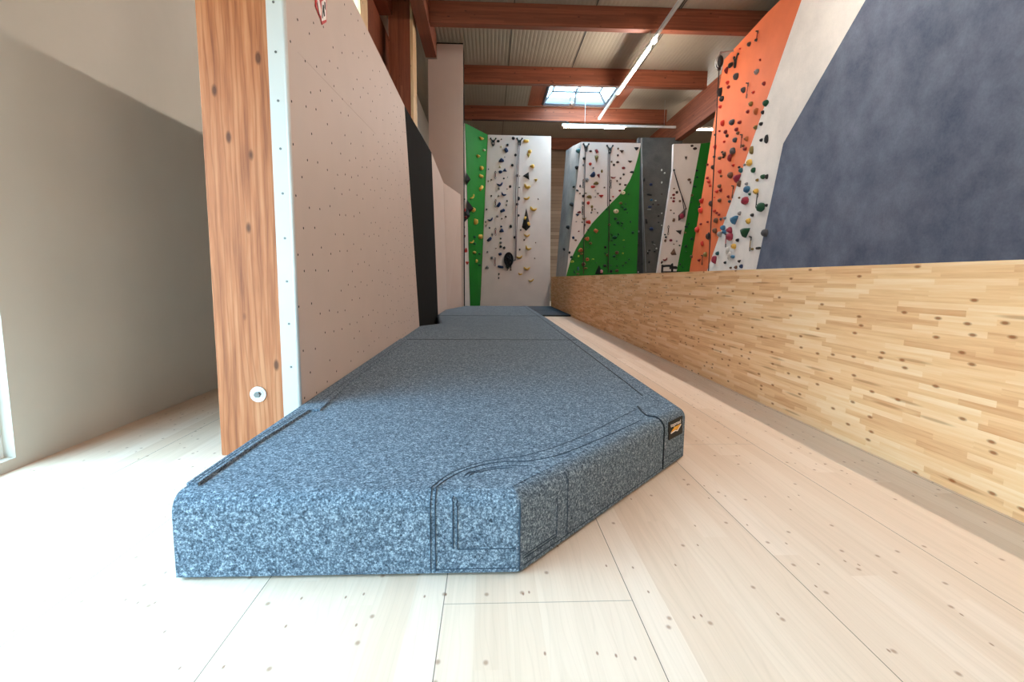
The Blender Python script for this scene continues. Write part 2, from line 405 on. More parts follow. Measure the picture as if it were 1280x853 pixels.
# skylight
b = MB()
sx0, sx1, sy0, sy1, sz = 1.93, 4.2, 16.6, 19.49, 7.27
lo = [(SX0, SY0, ZC-.01), (SX1, SY0, ZC-.01), (SX1, SY1, ZC-.01), (SX0, SY1, ZC-.01)]
hi = [(sx0, sy0, sz), (sx1, sy0, sz), (sx1, sy1, sz), (sx0, sy1, sz)]
b.add(lo+hi, [(i, (i+1) % 4, 4+(i+1) % 4, 4+i) for i in range(4)])
out = [(p[0]+(.03 if p[0] > 3 else -.03), p[1]+(.03 if p[1] > 18 else -.03), p[2]) for p in lo+hi]
b.add(out, [(i, (i+1) % 4, 4+(i+1) % 4, 4+i) for i in range(4)])
sky = b.build('skylight', 'timber_y'); tag(sky, 'skylight in a splayed timber shaft between two ceiling beams', 'skylight')
b = MB(); gz = 7.60; ix = .3
top = [(sx0+ix, sy0+ix, gz), (sx1-ix, sy0+ix, gz), (sx1-ix, sy1-ix, gz), (sx0+ix, sy1-ix, gz)]
for i in range(4):
    j = (i+1) % 4
    b.tube([hi[i], hi[j]], .06, 4); b.tube([top[i], top[j]], .035, 4); b.tube([hi[i], top[i]], .035, 4)
mx = (sx0+sx1)/2; b.tube([(mx, sy0, sz), (mx, sy0+ix, gz), (mx, sy1-ix, gz), (mx, sy1, sz)], .035, 4); b.tube([(sx0+.1, (sy0+sy1)/2+.4, gz), (sx1-.1, (sy0+sy1)/2+.4, gz)], .03, 4)
b.build('glazing_frame', 'frame_dark', sky)
b = MB(); b.add(hi+top, [(0, 1, 5, 4), (1, 2, 6, 5), (2, 3, 7, 6), (3, 0, 4, 7), (4, 5, 6, 7)]); b.build('pane', 'glass', sky)
b = MB(); bx_ = mx-.15
b.tube(catmull([(bx_, sy1-.05, sz+.02), (bx_-.05, sy1-.35, sz+.12), (bx_+.02, sy1-.75, sz+.22), (bx_+.2, sy1-1.1, sz+.26)], 6), .022, 6)
b.tube(catmull([(bx_+.12, sy1-.05, sz+.02), (bx_+.1, sy1-.35, sz+.1), (bx_+.16, sy1-.75, sz+.2), (bx_+.2, sy1-1.1, sz+.26)], 6), .022, 6)
b.box(bx_-.04, bx_+.1, sy1-.22, sy1-.04, sz-.06, sz+.04)
b.build('opener_arm', 'metal', sky, True)

# posts on the left
pr = box('timber_post', -1.50, -1.135, 2.9, 3.22, 0, 6.648, 'post', bevel=.006)
tag(pr, 'square knotty timber post at the near end of the white perforated panel', 'post')
b = MB(); c = ony(323, 493, 2.9); b.disc(c, (0, -1, 0), .044, .006, 24); b.disc(c+np.array([0, -.006, 0]), (0, -1, 0), .03, .003, 20)
bo = b.build('washer', 'metal', pr); b = MB(); b.disc(c+np.array([0, -.009, 0]), (0, -1, 0), .017, .014, 6); b.build('bolt_head', 'screw', bo)
p = box('timber_post', -2.23, -1.76, 12.3, 12.92, 0, 7.205, 'timber_z', bevel=.008)
tag(p, 'thick reddish brown timber post standing behind the black panel', 'post')
p = box('timber_post', -2.375, -2.25, 9.8, 10.37, 0, 7.2, 'pale_lit_post', bevel=.006)
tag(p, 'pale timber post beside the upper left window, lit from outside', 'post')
struct(box('trim_1', -2.449, -2.40, 10.6, 15.0, 0, 6.7, 'timber_z'))
struct(box('post_lit_side', -1.759, -1.70, 12.32, 12.90, 3.0, 7.2, 'pale_lit_post'))  # added board; its pale colour imitates the lit side of the thick post

# ------------------------------------------------------------------ climbing panels on the left
XP = -1.04
pT = onx(505.5, 132, XP); pB = onx(524.3, 408, XP)
ZP = float(pT[2])
# perforated white panel
Y0 = 2.87
nrm = np.array([1., 0, 0])
def P1(y, z): return np.array([XP, y, z])
def farY(z): return float(pB[1] + (pT[1]-pB[1])*(z-pB[2])/(pT[2]-pB[2]))
b = MB(); b.prism([P1(Y0+.012, .0), P1(farY(0), .0), P1(farY(ZP), ZP), P1(Y0+.012, ZP)], (-.09, 0, 0), 0)
rnd = random.Random(3); row = 0; z = .38
while z < ZP-.06:
    y = Y0+.06+(.1 if row % 2 else 0)
    while y < farY(z)-.05:
        if rnd.random() < .78:
            yy = y+rnd.uniform(-.03, .03); zz = z+rnd.uniform(-.035, .035)+.05*math.sin(y*1.7)
            b.disc(P1(yy, zz)+nrm*.0004, nrm, .0070, .0008, 8, 1)
        y += .2
    z += .135; row += 1
wp = b.build('bouldering_wall', ['panel', 'hole']); tag(wp, 'large white perforated panel wall with red sign, nearest on the left', 'bouldering wall')
b = MB()
for (u0, v0), (u1, v1) in (((372, 65), (470, 168)),):
    A = onpl(u0, v0, P1(4, 1), nrm); Bq = onpl(u1, v1, P1(4, 1), nrm); b.tube([A, Bq], .0011, 4)
b.build('sheet_joint', 'panel', wp)
et = box('edge_trim', XP-.092, XP-.013, Y0-.004, Y0+.01, 0, ZP, 'trim_white', wp)
b = MB(); b.tube([(XP-.0065, Y0+.006, 0), (XP-.0065, Y0+.006, ZP)], .0125, 10); b.build('corner_bead', 'trim_white', wp, True)
for v in (2.5, 65, 126, 186, 242, 298, 352, 405, 459):
    b = MB(); u = 341.5+ (v/459)*22.5; q = ony(u, v, Y0-.004); b.disc(q, (0, -1, 0), .0065, .002, 10); b.build('screw', 'screw', et)
# sign
b = MB(); sg = lambda L, off: [onpl(u, v, P1(4, 1), nrm)+nrm*off for u, v in L]
b.prism(sg([(393, -22), (407, -22), (407, 27.5), (401.5, 31), (400, 23), (397.8, 19), (393.5, 8)], .002), nrm*.004, 0)
b.prism(sg([(394, -8), (396, -10), (400, 12), (399.8, 20), (398, 17)], .0062), nrm*.0006, 1)
b.prism(sg([(400.6, 2), (406, -2), (406.4, 24.5), (400.8, 26.5)], .0062), nrm*.0006, 1)
b.prism(sg([(402, 6), (403.3, 6), (404.8, 20), (403.6, 21), (402.4, 14), (402.2, 22.5), (401.2, 23)], .007), nrm*.0006, 2)
b.prism(sg([(394.2, 3), (395, 3), (398.6, 19.5), (397.8, 19)], .0071), nrm*.0006, 2)
b.prism(sg([(403.8, 2), (405.3, 3), (405.6, 13), (404.2, 10)], .007), nrm*.0006, 2)
tag(b.build('warning_sign', ['red', 'white', 'black']), 'red edged white warning sign with black figure stuck high on the perforated panel', 'sign')
# black panel
kT = onx(539, 190, XP); kB = onx(548, 404.7, XP); slope = (kT[1]-kB[1])/(kT[2]-kB[2])
bY = lambda z: float(kB[1]+slope*(z-kB[2]))
b = MB(); b.prism([P1(farY(0)+.004, 0), P1(bY(0), 0), P1(bY(ZP), kT[2]), P1(farY(ZP)+.004, ZP)], (-.09, 0, 0))
tag(b.build('bouldering_wall', 'black_panel'), 'plain black panel wall between the two white ones on the left', 'bouldering wall')
# rear white panel: two faces
k0 = onx(559.5, 385.8, XP+.02); k1 = onx(554.4, 228.7, XP); e0 = ony(577.3, 382.6, 13.75); e1 = ony(575.8, 243.5, 13.66)
dn = lambda p: np.array([p[0], p[1], 0.0])
root = empty('bouldering_wall', (-1.0, 11.5, 0), 'low white panel wall with a bend, beyond the black one', 'bouldering wall')
b = MB(); b.prism([P1(bY(0)+.004, 0), dn(k0), k1, P1(bY(ZP)+.004, kT[2])], (-.09, 0, 0)); b.build('straight_face', 'panel', root)
b = MB(); b.prism([dn(k0)+np.array([.002, .002, 0]), dn(e0), e1, k1+np.array([.002, .002, 0])], (-.08, .06, 0)); b.build('angled_face', 'panel', root)
# tall panel with a notch round the purlin
YT = 14.3
pl = [ony(u, v, YT) for u, v in ((535, 76), (549, 75.5), (549, 54), (578.6, 54))]
xl, xr = pl[0][0], pl[3][0]
root = empty('bouldering_wall', ((xl+xr)/2, YT, 0), 'tall white panel wall rising to the ceiling behind the low white one', 'bouldering wall')
b = MB(); b.prism([(xl, YT, 0), (xr, YT, 0), (xr, YT, 7.02), (-1.355, YT, 7.02), (-1.355, YT, 6.64), (xl, YT, 6.64)], (0, .1, 0)); b.build('front_face', 'panel', root)
b = MB(); b.box(xr-.1, xr+.004, YT+.101, YT+.7, 0, 7.1); b.box(xl, xr, YT+.02, YT+.08, 7.021, 7.06); b.build('side_board_top_shade', 'black_panel', root)  # black side board; the thin strip on top paints the shadow line under the ceiling

# ------------------------------------------------------------------ the big mat
HM = .29
mat = empty('landing_mat', (0, 5, 0), 'long thick blue-grey carpet covered mat along the white panels', 'mat')
def mat_section(pts, bev_edges=True):
    bm = bmesh.new(); vb = [bm.verts.new((x, y, .012)) for x, y in pts]; vt = [bm.verts.new((x, y, HM)) for x, y in pts]; n = len(pts)
    bm.faces.new(vb[::-1]); tf = bm.faces.new(vt)
    for i in range(n): bm.faces.new((vb[i], vb[(i+1) % n], vt[(i+1) % n], vt[i]))
    return bm, vb, vt
def finish(bm, name, mat_, parent, top, vert):
    bm.edges.ensure_lookup_table()
    if vert: bmesh.ops.bevel(bm, geom=vert, offset=.018, segments=3, affect='EDGES', profile=.5)
    es = [e for e in bm.edges if all(abs(v.co.z-HM) < 1e-5 for v in e.verts) and len(e.link_faces) == 2 and any(abs(f.normal.z) < .5 for f in e.link_faces) and top(e)]
    bm.normal_update()
    bmesh.ops.bevel(bm, geom=es, offset=.06, segments=6, affect='EDGES', profile=.5)
    me = bpy.data.meshes.new(name); bm.normal_update(); bmesh.ops.recalc_face_normals(bm, faces=bm.faces); bm.to_mesh(me); bm.free(); me.materials.append(M[mat_])
    for p in me.polygons: p.use_smooth = True
    me.set_sharp_from_angle(angle=math.radians(34))
    o = bpy.data.objects.new(name, me); COL.objects.link(o); o.parent = parent; o.matrix_parent_inverse = parent.matrix_world.inverted()
    md = o.modifiers.new('n', 'WEIGHTED_NORMAL'); md.keep_sharp = True
    return o
XE = 1.114
secs = [[(-1.028, 1.66), (.109, 1.66), (XE, 2.82), (XE, 6.085), (-1.028, 6.085)],
        [(-1.028, 6.095), (XE, 6.095), (XE, 10.12), (-.995, 10.12), (-.80, 8.35), (-1.028, 7.95)],
        [(-1.0, 10.13), (1.11, 10.13), (1.06, 14.05), (-.655, 13.85), (-.675, 13.72), (-.985, 12.3)]]
for si, pts in enumerate(secs):
    bm, vb, vt = mat_section(pts); bm.normal_update()
    def is_top(e, si=si):
        mxy = (e.verts[0].co+e.verts[1].co)/2
        # joints between sections stay crisp
        if abs(e.verts[0].co.y-e.verts[1].co.y) < .01 and (abs(mxy.y-6.09) < .02 or abs(mxy.y-10.125) < .02): return False
        if mxy.x < -.7 and abs(e.verts[0].co.x-e.verts[1].co.x) < .05: return False
        return True
    ve = []
    if si == 0:
        ve = [e for e in bm.edges if abs(e.verts[0].co.x-e.verts[1].co.x) < 1e-5 and abs(e.verts[0].co.y-e.verts[1].co.y) < 1e-5 and e.verts[0].co.y < 3 and e.verts[0].co.x > -.5]
    finish(bm, 'mat_section', 'carpet', mat, is_top, ve)
# sewn seams that follow the cover
def fillet_front(x):   # bottom of the front face up and over the rounded top edge
    pts = [(x, 1.6585, z) for z in (.02, .08, .15, .21)]
    for k in range(0, 7):
        a = math.pi/2*k/6; pts.append((x, 1.66+.06-.0615*math.cos(a), HM-.06+.0615*math.sin(a)))
    return pts
c0 = np.array([.109, 1.66]); c1 = np.array([XE, 2.82]); cd = (c1-c0)/np.linalg.norm(c1-c0); cn = np.array([cd[1], -cd[0]])
def fillet_ch(t, z0=.02):   # the same on the slanting corner face; t metres from the front corner
    q = c0+cd*t; pts = [(*(q+cn*.0015), z) for z in np.linspace(z0, .21, 4)]
    for k in range(0, 7):
        a = math.pi/2*k/6; o = -.06+.0615*math.cos(a); pts.append((*(q+cn*o), HM-.06+.0615*math.sin(a)))
    return pts
def T(u, v): p = onz(u, v, HM); return (p[0], p[1], HM+.0005)
b = MB()
def seam(path, r=.0022, per=6): b.tube(catmull(path, per), r*.8, 5)
xa = ony(538, 680, 1.66)[0]; xb_ = ony(544, 680, 1.66)[0]; xc = ony(566, 650, 1.66)[0]; xd = ony(571.5, 650, 1.66)[0]
ff = lambda x: fillet_front(x)
seam(ff(xa) + [T(*q) for q in ((556, 596.5), (572, 588), (589, 582), (608, 577), (627, 574), (650, 571), (675, 565), (700, 557), (740, 540), (787, 516), (800, 510.5))])
seam(ff(xb_) + [T(*q) for q in ((562, 597.5), (578, 589.5), (594, 584), (612, 580), (632, 577.5), (655, 577), (680, 573.5), (705, 567), (745, 551), (790, 531), (798, 527))], .003)
fi = fillet_front(xc); seam([(xc, 1.6585, ony(566, 686, 1.66)[2])]+[q for q in fi if q[2] > .1][:6] + [T(*q) for q in ((582, 594), (598, 588.5), (618, 584.5), (640, 582.5), (660, 583))], .0026)
fi = fillet_front(xd); seam([(xd, 1.6585, ony(566, 686, 1.66)[2])]+[q for q in fi if q[2] > .1][:5] + [T(*q) for q in ((587, 594.5), (602, 590), (620, 586.5), (640, 585))], .0026)
zf = lambda v: ony(600, v, 1.66)[2]
for x0, v in ((xd, 686.5), (xb_, 711)): b.tube([(x0, 1.6588, zf(v)), (.095, 1.6588, zf(v))], .0018, 5)
# corner seam
cc = [(.109-.006, 1.66+.0, z) for z in (.02, .1, .2, .225)]
b.tube(catmull([(.107, 1.6605, z) for z in (.015, .08, .15, .215)] + [(.107, 1.669, .25), (.098, 1.69, .275), (.083, 1.72, .2905)], 5), .0028, 5)
# stitching on the slanting face
L = float(np.linalg.norm(c1-c0))
def ch(t, z): q = c0+cd*t+cn*.0012; return (q[0], q[1], z)
tq = lambda u, v: float((onpl(u, v, (*c0, 0), (*cn, 0))[:2]-c0) @ cd)
zq = lambda u, v: float(onpl(u, v, (*c0, 0), (*cn, 0))[2])
t1 = tq(696, 640); t2 = tq(709, 640)
b.tube([ch(.02, .052), ch(t1, .052), ch(t1, .2)], .002, 5)
b.tube([ch(.02, .062), ch(t1-.008, .062)], .0016, 5)
b.tube(catmull(fillet_ch(t2)[:8], 4), .0018, 5)
b.tube([ch(.02, .028), ch(L-.03, .028)], .0016, 5)
t3 = tq(829, 560)
b3 = MB(); fp = fillet_ch(t3); le = np.array(fp[-1]); b3.tube(catmull(fp+[le-np.array([*cn, 0])*.035-np.array([*cd, 0])*.004, .5*(le-np.array([*cn, 0])*.05)+.5*np.array(T(797, 508.5)), T(797, 508.5)], 5), .0042, 6)
b.tube([ch(t3+.01, .07), ch(L-.03, .07)], .0016, 5)
# long seam inset from the right edge
b3.tube([T(803, 495), (.958, 3.5, HM+.0005), (.962, 5.2, HM+.0005), (.965, 8, HM+.0005), (.965, 10.1, HM+.0005), (.93, 14.0, HM+.0005)], .0035, 5)
b.tube([(1.0, 3.2, HM+.0005), (1.0, 2.95, HM+.0005), (.965, 2.86, HM+.0005)], .0016, 5)
for yy in (6.09, 10.125): b3.tube([(-1.0, yy, HM-.003), (1.045, yy, HM-.003)], .007, 6)
b3.build('sewn_seam', 'seam', mat)
b.build('sewn_seam', 'seam_soft', mat)
# edge flap along the left
fl = [(-1.027, 1.75), (-.99, 1.75), (-.986, 2.187), (-.953, 2.756), (-.899, 2.756), (-.914, 3.119), (-.938, 3.523), (-.937, 5.824), (-.95, 6.08), (-1.027, 6.08)]
b = MB(); b.prism([(x, y, HM+.0005) for x, y in fl], (0, 0, .011)); flap = b.build('edge_flap', 'carpet', mat)
b = MB()
for dx in (.016, .03): b.tube([(-.986-dx, 1.76, HM+.0118), (-.986-dx, 2.187, HM+.0118), (-.953-dx, 2.74, HM+.0118)], .0012, 4)
b.tube([(-.945, 2.9, HM+.0118), (-.965, 3.5, HM+.0118), (-.965, 6.0, HM+.0118)], .0012, 4)
b.build('stitching', 'seam', flap)
# maker's tag on the slanting face
def on_ch(u, v, o=.002): p = onpl(u, v, (*(c0+cn*o), 0), (*cn, 0)); return p
tg = [on_ch(u, v) for u, v in ((835.3, 528.2), (852.3, 519.8), (852.3, 541.6), (835.3, 550.6))]
o_ = np.array([*cn, 0.])*.003
b = MB(); b.prism(tg, o_); tagp = b.build('maker_tag', 'tag_black', mat); tagp['label'] = 'black woven tag with white lettering and gold emblem'
A = tg[3]; ex = tg[2]-tg[3]; ey = tg[0]-tg[3]
tp = lambda s, t, o=.0034: A+ex*s+ey*t+np.array([*cn, 0.])*o
b = MB()
b.prism([tp(.14, .40), tp(.30, .52), tp(.42, .60), (tp(.72, .60)), tp(.86, .62), tp(.74, .45), tp(.62, .36), tp(.46, .42), tp(.30, .40)], np.array([*cn, 0.])*.0006)
b.build('emblem', 'tag_gold', tagp)
b = MB(); b.prism([tp(.12, .37), tp(.30, .385), tp(.46, .405), tp(.60, .34), tp(.88, .60), tp(.90, .54), tp(.62, .27), tp(.46, .34), tp(.30, .32), tp(.14, .30)], np.array([*cn, 0.])*.0008)
b.build('emblem_page', 'white', tagp)
fc = bpy.data.curves.new('lettering', 'FONT'); fc.body = 'topmad'; fc.align_x = 'CENTER'; fc.align_y = 'CENTER'; fc.size = 1; fc.extrude = .004; fc.offset = .012
fo = bpy.data.objects.new('lettering', fc); COL.objects.link(fo); bpy.context.view_layer.update()
dg = bpy.context.evaluated_depsgraph_get(); me = bpy.data.meshes.new_from_object(fo.evaluated_get(dg)); bpy.data.objects.remove(fo)
xs = [v.co.x for v in me.vertices]; ys = [v.co.y for v in me.vertices]; W = max(xs)-min(xs)
for v in me.vertices:
    s_ = .5+v.co.x/W*.74; t_ = .755+v.co.y*.27/(max(ys)-min(ys)) - .0; v.co = Vector(tp(s_, t_, .0034+max(0, v.co.z)*.1))
me.materials.clear(); me.materials.append(M['white'])
lo_ = bpy.data.objects.new('lettering', me); COL.objects.link(lo_); lo_.parent = tagp; lo_.matrix_parent_inverse = tagp.matrix_world.inverted()
b = MB(); b.prism([(-1.03, 1.68, .0005), (.105, 1.68, .0005), (1.095, 2.825, .0005), (1.05, 14.0, .0005), (-.62, 13.6, .0005), (-.93, 12, .0005), (-.8, 8.4, .0005), (-1.02, 7.9, .0005)], (0, 0, .011)); b.build('underside', 'black', mat)

# low floor mat in the corner
lm = empty('floor_mat', (.5, 16.4, 0), 'thin blue-grey floor mat filling the far corner by the barrier', 'mat')
b = MB(); b.prism([(-1.0, 14.12, .008), (2.24, 14.12, .008), (2.24, 18.78, .008), (-1.0, 18.78, .008)], (0, 0, .034)); b.build('carpet_cover', 'carpet_thin', lm)
b = MB(); b.box(-1.0, 2.24, 14.095, 14.119, 0, .036); b.box(-.98, 2.2, 14.2, 18.7, 0, .0075); b.build('edge_strip', 'black', lm)
b = MB(); b.tube([(1.2, 16.2, .0425), (2.24, 16.2, .0425)], .004, 4); b.build('sewn_seam', 'seam', lm)

# barrier
bar = empty('timber_barrier', (2.3, 9, 0), 'chest high laminated timber barrier wall along the right side', 'barrier')
box('wooden_panel', 2.25, 2.36, -2.5, 18.78, 0, 1.085, 'barrier', bar)
box('top_rail', 2.249, 2.361, -2.5, 18.78, 1.0855, 1.10, 'barrier', bar)

# ------------------------------------------------------------------ far climbing walls
class Wall:
    """a plane given by a point and a normal that faces the room"""
    def __init__(s, P, n): s.P = np.array(P, float); s.n = np.array(n, float)/np.linalg.norm(n)
    def at(s, u, v, o=0.0): return onpl(u, v, s.P+s.n*o, s.n)
    def slab(s, name, poly, mats, label=None, cat='climbing wall', parent=None, thick=.15, extra=()):
        b = MB(); b.prism([s.at(u, v) for u, v in poly], -s.n*thick)
        o = b.build(name, mats, parent)
        if label: tag(o, label, cat)
        return o
YA = 18.8
WA = Wall((0, YA, 0), (0, -1, 0))
def low(p, z=0.0): return np.array([p[0], p[1], z])
a = [WA.at(*q) for q in ((610, 168.5), (689, 170.5), (687.5, 380), (600.5, 380))]
b = MB(); b.prism([a[0], a[1], low(a[2], .045), low(a[3], .045)], (0, .15, 0))
tag(b.build('climbing_wall', 'wall_white'), 'tall white climbing wall at the end of the hall with yellow and navy holds', 'climbing wall')
# green wall, turned towards the room
g = [ony(581.5, 154, 17.4), a[0]+np.array([-.01, -.01, 0]), low(a[3]+np.array([-.01, -.01, 0]), .045), low(ony(588, 380, 18.3), .045)]
b = MB(); b.prism(g, (-.03, .15, 0)); tag(b.build('climbing_wall', 'wall_green'), 'narrow green climbing wall with yellow holds beside the tall white one', 'climbing wall')
gn = np.cross(g[1]-g[0], g[3]-g[0]); gn /= np.linalg.norm(gn); gn = gn if gn[1] < 0 else -gn
WB = Wall(g[0]*.5+g[2]*.5, gn)
gd = (g[3]-g[0])/np.linalg.norm(g[3]-g[0])
w_ = [ony(570, 170, 17.3), g[0]+np.array([-.012, -.01, 0]), g[3]+np.array([-.012, -.01, 0]), low(ony(570, 380, 17.9), .045)]
b = MB(); b.prism(w_, (-.05, .12, 0)); tag(b.build('climbing_wall', 'wall_white'), 'sliver of white climbing wall left of the narrow green wall', 'climbing wall')
WBW = Wall(w_[1]*.5+w_[3]*.5, np.array([.15, -1, 0]))
# white and green tower
YC = 18.0; WC = Wall((0, YC, 0), (0, -1, 0))
def down(L):   # continue the two lowest corners to the floor
    return L
fl_ = lambda u0, v0, u1, v1: None
def ext(p, q, z):  # extend line p->q to height z
    t = (z-p[2])/(q[2]-p[2]); return p+(q-p)*t
tw = empty('climbing_wall', (4, YC, 0), 'white and green climbing tower behind the barrier, green rising in a curve', 'climbing wall')
pTL, p2, p3, pBL = [WC.at(*q) for q in ((727, 177.5), (720, 235), (713, 298), (707.5, 346))]
pTR, pMR, pBR = [WC.at(*q) for q in ((800.8, 179), (800, 205), (796, 341))]
curve = [(707.5, 346), (713, 326), (720, 311), (728, 297.5), (740, 279.5), (752, 266.5), (764, 254), (774, 244), (781, 236), (787, 226), (793, 212), (797.5, 196), (800.3, 184)]
cv = [WC.at(*q) for q in curve]
zb = ext(p3, pBL, 0.0); zr = ext(pMR, pBR, 0.0)
b = MB(); b.prism([pTL, pTR] + cv[::-1] + [p3, p2], (0, .15, 0)); b.build('white_face', 'wall_white', tw)
b = MB(); b.prism(cv + [pMR+np.array([0, 0, 0]), zr, zb], (0, .15, 0)); b.build('green_face', 'wall_green', tw)
YS = 20.0
sTL = ony(707.5, 188.5, YS); sTM = ony(716, 182.5, 19.0); sBL = ony(692.5, 345, 19.2)
b = MB(); side = [pTL+np.array([-.012, 0, 0]), sTM, sTL, low(sBL), low(zb)+np.array([-.012, 0, 0]), pBL+np.array([-.012, 0, 0]), p3+np.array([-.012, 0, 0]), p2+np.array([-.012, 0, 0])]
b.prism(side, (.02, .12, 0)); b.build('grey_side', 'concrete', tw)
sideP = (pTL+sBL)/2; sn = np.cross(low(sBL)-low(zb), np.array([0, 0, 1.])); sn /= np.linalg.norm(sn); sn = sn if sn[1] < 0 else -sn
sn = np.cross(sTL-pTL, low(zb)-pTL); sn /= np.linalg.norm(sn); sn = sn if sn[0] < 0 else -sn
WCS = Wall(pTL+np.array([-.03, 0, 0]), sn)
# dark grey recess
YD = 18.6; WD = Wall((0, YD, 0), (0, -1, 0))
dk = empty('climbing_wall', (6, YD, 0), 'dark grey climbing wall between the two white and green walls', 'climbing wall')
q = [WD.at(*t) for t in ((802.5, 172), (843, 172), (822, 339), (807.5, 340))]
b = MB(); b.prism([q[0], q[1]+np.array([.3, 0, 0]), low(q[2])+np.array([.3, 0, 0]), low(q[3])], (0, .15, 0)); b.build('main_face', 'wall_dark', dk)
q2 = [ony(*t, YD+.25) for t in ((798, 172), (803, 172), (808.5, 340), (793, 341))]
b = MB(); b.prism([q2[0], q2[1]+np.array([.1, 0, 0]), low(q2[2]), low(q2[3])], (0, .15, 0)); b.build('recessed_face', 'wall_dark2', dk)
b = MB(); b.tube([WD.at(802.8, 205, .012), WD.at(803.5, 240, .012), WD.at(807.3, 340, .012)], .012, 5); b.build('corner_bead', 'frame_grey', dk)
# small white and green wall
YE = 17.4; WE = Wall((0, YE, 0), (0, -1, 0))
se = empty('climbing_wall', (6.2, YE, 0), 'white and green climbing wall between the dark grey and the orange wall', 'climbing wall')
e_ = [WE.at(*t) for t in ((842, 180), (876, 179.5), (846, 338), (822, 340))]
mid = WE.at(841, 213)
b = MB(); b.prism([e_[0], e_[1], low(ext(e_[1], e_[2], 0.0)), low(ext(mid, e_[3], 0.0)), mid], (0, .15, 0)); b.build('white_face', 'wall_white', se)
r0 = WE.at(889, 178); r1 = WE.at(864, 338)
b = MB(); b.prism([e_[1]+np.array([.003, 0, 0]), r0, low(ext(r0, r1, 0.0)), low(ext(e_[1], e_[2], 0.0))+np.array([.003, 0, 0])], (0, .15, 0)); b.build('green_face', 'wall_green', se)
# orange wall along the right
XO = 6.0; WO = Wall((XO, 0, 0), (-1, 0, 0))
yz = lambda u, v: onx(u, v, XO)
o0 = ext(yz(905, 75), yz(862, 338), 0.0); o1 = yz(905, 75); o2 = yz(960, 15)
b0 = yz(884, 338); b1 = yz(960, 120); gA = yz(945, 338); gB = yz(960, 268)
ztop = o2[2]+.02
YN = 3.5
def lin(p, q, z): return ext(p, q, z)
bt = lin(b0, b1, ztop) if b1[2] > b0[2] else None
bb = lin(b0, b1, 0.0); gb = lin(gA, gB, 0.0); gt = lin(gA, gB, 3.8)
pt = lambda y, z, dx=0.0: np.array([XO+dx, y, z])
ow = empty('climbing_wall', (XO, 12, 0), 'orange climbing wall with white and grey lower parts on the right', 'climbing wall')
b = MB(); b.prism([o0, o1, np.array([XO, o2[1], o2[2]]), pt(bt[1], ztop) if bt[1] < o2[1] else bt, bb], (.15, 0, 0)); b.build('orange_face', 'wall_orange', ow)
topW = pt(max(YN, bt[1]-3.2), ztop)
b = MB(); b.prism([bb+np.array([0, -.003, 0]), (pt(bt[1]-.003, ztop)), topW, gt, gb], (.15, 0, 0)); b.build('white_face', 'chalked', ow)
b = MB(); b.prism([gb+np.array([0, -.003, 0]), gt+np.array([0, -.003, 0]), topW+np.array([0, -.003, 0]), pt(YN-.5, ztop), pt(YN-.5, 0)], (.15, 0, 0)); b.build('grey_face', 'wall_bluegrey', ow)

# ------------------------------------------------------------------ holds
ORD = ['', 'first', 'second', 'third', 'fourth', 'fifth', 'sixth', 'seventh', 'eighth', 'ninth', 'tenth', 'eleventh', 'twelfth', 'thirteenth', 'fourteenth', 'fifteenth', 'sixteenth',
       'seventeenth', 'eighteenth', 'nineteenth', 'twentieth']
def ordinal(k):
    if k <= 20: return ORD[k]
    return {2: 'twenty-', 3: 'thirty-', 4: 'forty-'}[k//10]+ORD[k % 10] if k % 10 else {3: 'thirtieth', 4: 'fortieth'}[k//10]
def outline(kind, rng):
    if kind == 'jug':
        return [(-1, .75), (-.72, .62), (-.35, .12), (0, 0), (.35, .1), (.75, .6), (1, .7), (.92, .0), (.6, -.65), (.15, -.95), (-.3, -.9), (-.75, -.4)]
    if kind == 'tri':
        base = [(-1, .8), (-.4, .95), (.4, .95), (1, .8), (.8, .3), (.3, -.6), (0, -1), (-.3, -.6), (-.8, .3)]
    elif kind == 'wedge':
        base = [(-1, -.8), (-.3, -1), (.5, -.9), (1, -.6), (.9, .1), (.5, .75), (0, 1), (-.4, .6), (-.8, 0)]
    elif kind == 'bar':
        base = [(-.8, .9), (0, 1), (.8, .9), (1, 0), (.8, -.9), (0, -1), (-.8, -.9), (-1, 0)]
    elif kind == 'disc':
        return [(math.cos(2*math.pi*k/16), math.sin(2*math.pi*k/16)) for k in range(16)]
    else:
        base = [(math.cos(2*math.pi*k/11), math.sin(2*math.pi*k/11)) for k in range(11)]
    return [(x*rng.uniform(.86, 1.06), y*rng.uniform(.86, 1.06)) for x, y in base]
def hold_mesh(c, n, right, up, w, h, kind, rot, rng, depth):
    pts = outline(kind, rng); cr, sr = math.cos(rot), math.sin(rot)
    tx, ty = rng.uniform(-.15, .15), rng.uniform(.0, .3)
    if kind == 'jug': cx, cy = 0, -.42
    else: cx = cy = 0
    rings = [(1.0, 0.0), (.97, .32), (.78, .72), (.42, .96)]
    if kind == 'disc': rings = [(1, 0), (1, .5), (.9, .8), (.5, .92)]
    vs = []; m_ = len(pts)
    def put(x, y, d):
        x *= w/2; y *= h/2; X = x*cr-y*sr; Y = x*sr+y*cr
        return c+right*X+up*Y+n*(d*depth)
    for s_, d in rings:
        for x, y in pts: vs.append(put(cx+(x-cx)*s_+tx*d*(1-s_), cy+(y-cy)*s_+ty*d*(1-s_), d*rng.uniform(.94, 1.06) if d else -.006/depth))
    vs.append(put(cx+tx*.5, cy+ty*.5, 1.0)); fs = [tuple(range(m_-1, -1, -1))]
    for i in range(len(rings)-1):
        for k in range(m_): fs.append((i*m_+k, i*m_+(k+1) % m_, (i+1)*m_+(k+1) % m_, (i+1)*m_+k))
    e = (len(rings)-1)*m_; fs += [(e+k, e+(k+1) % m_, len(vs)-1) for k in range(m_)]
    return vs, fs
Z = np.array([0, 0, 1.])
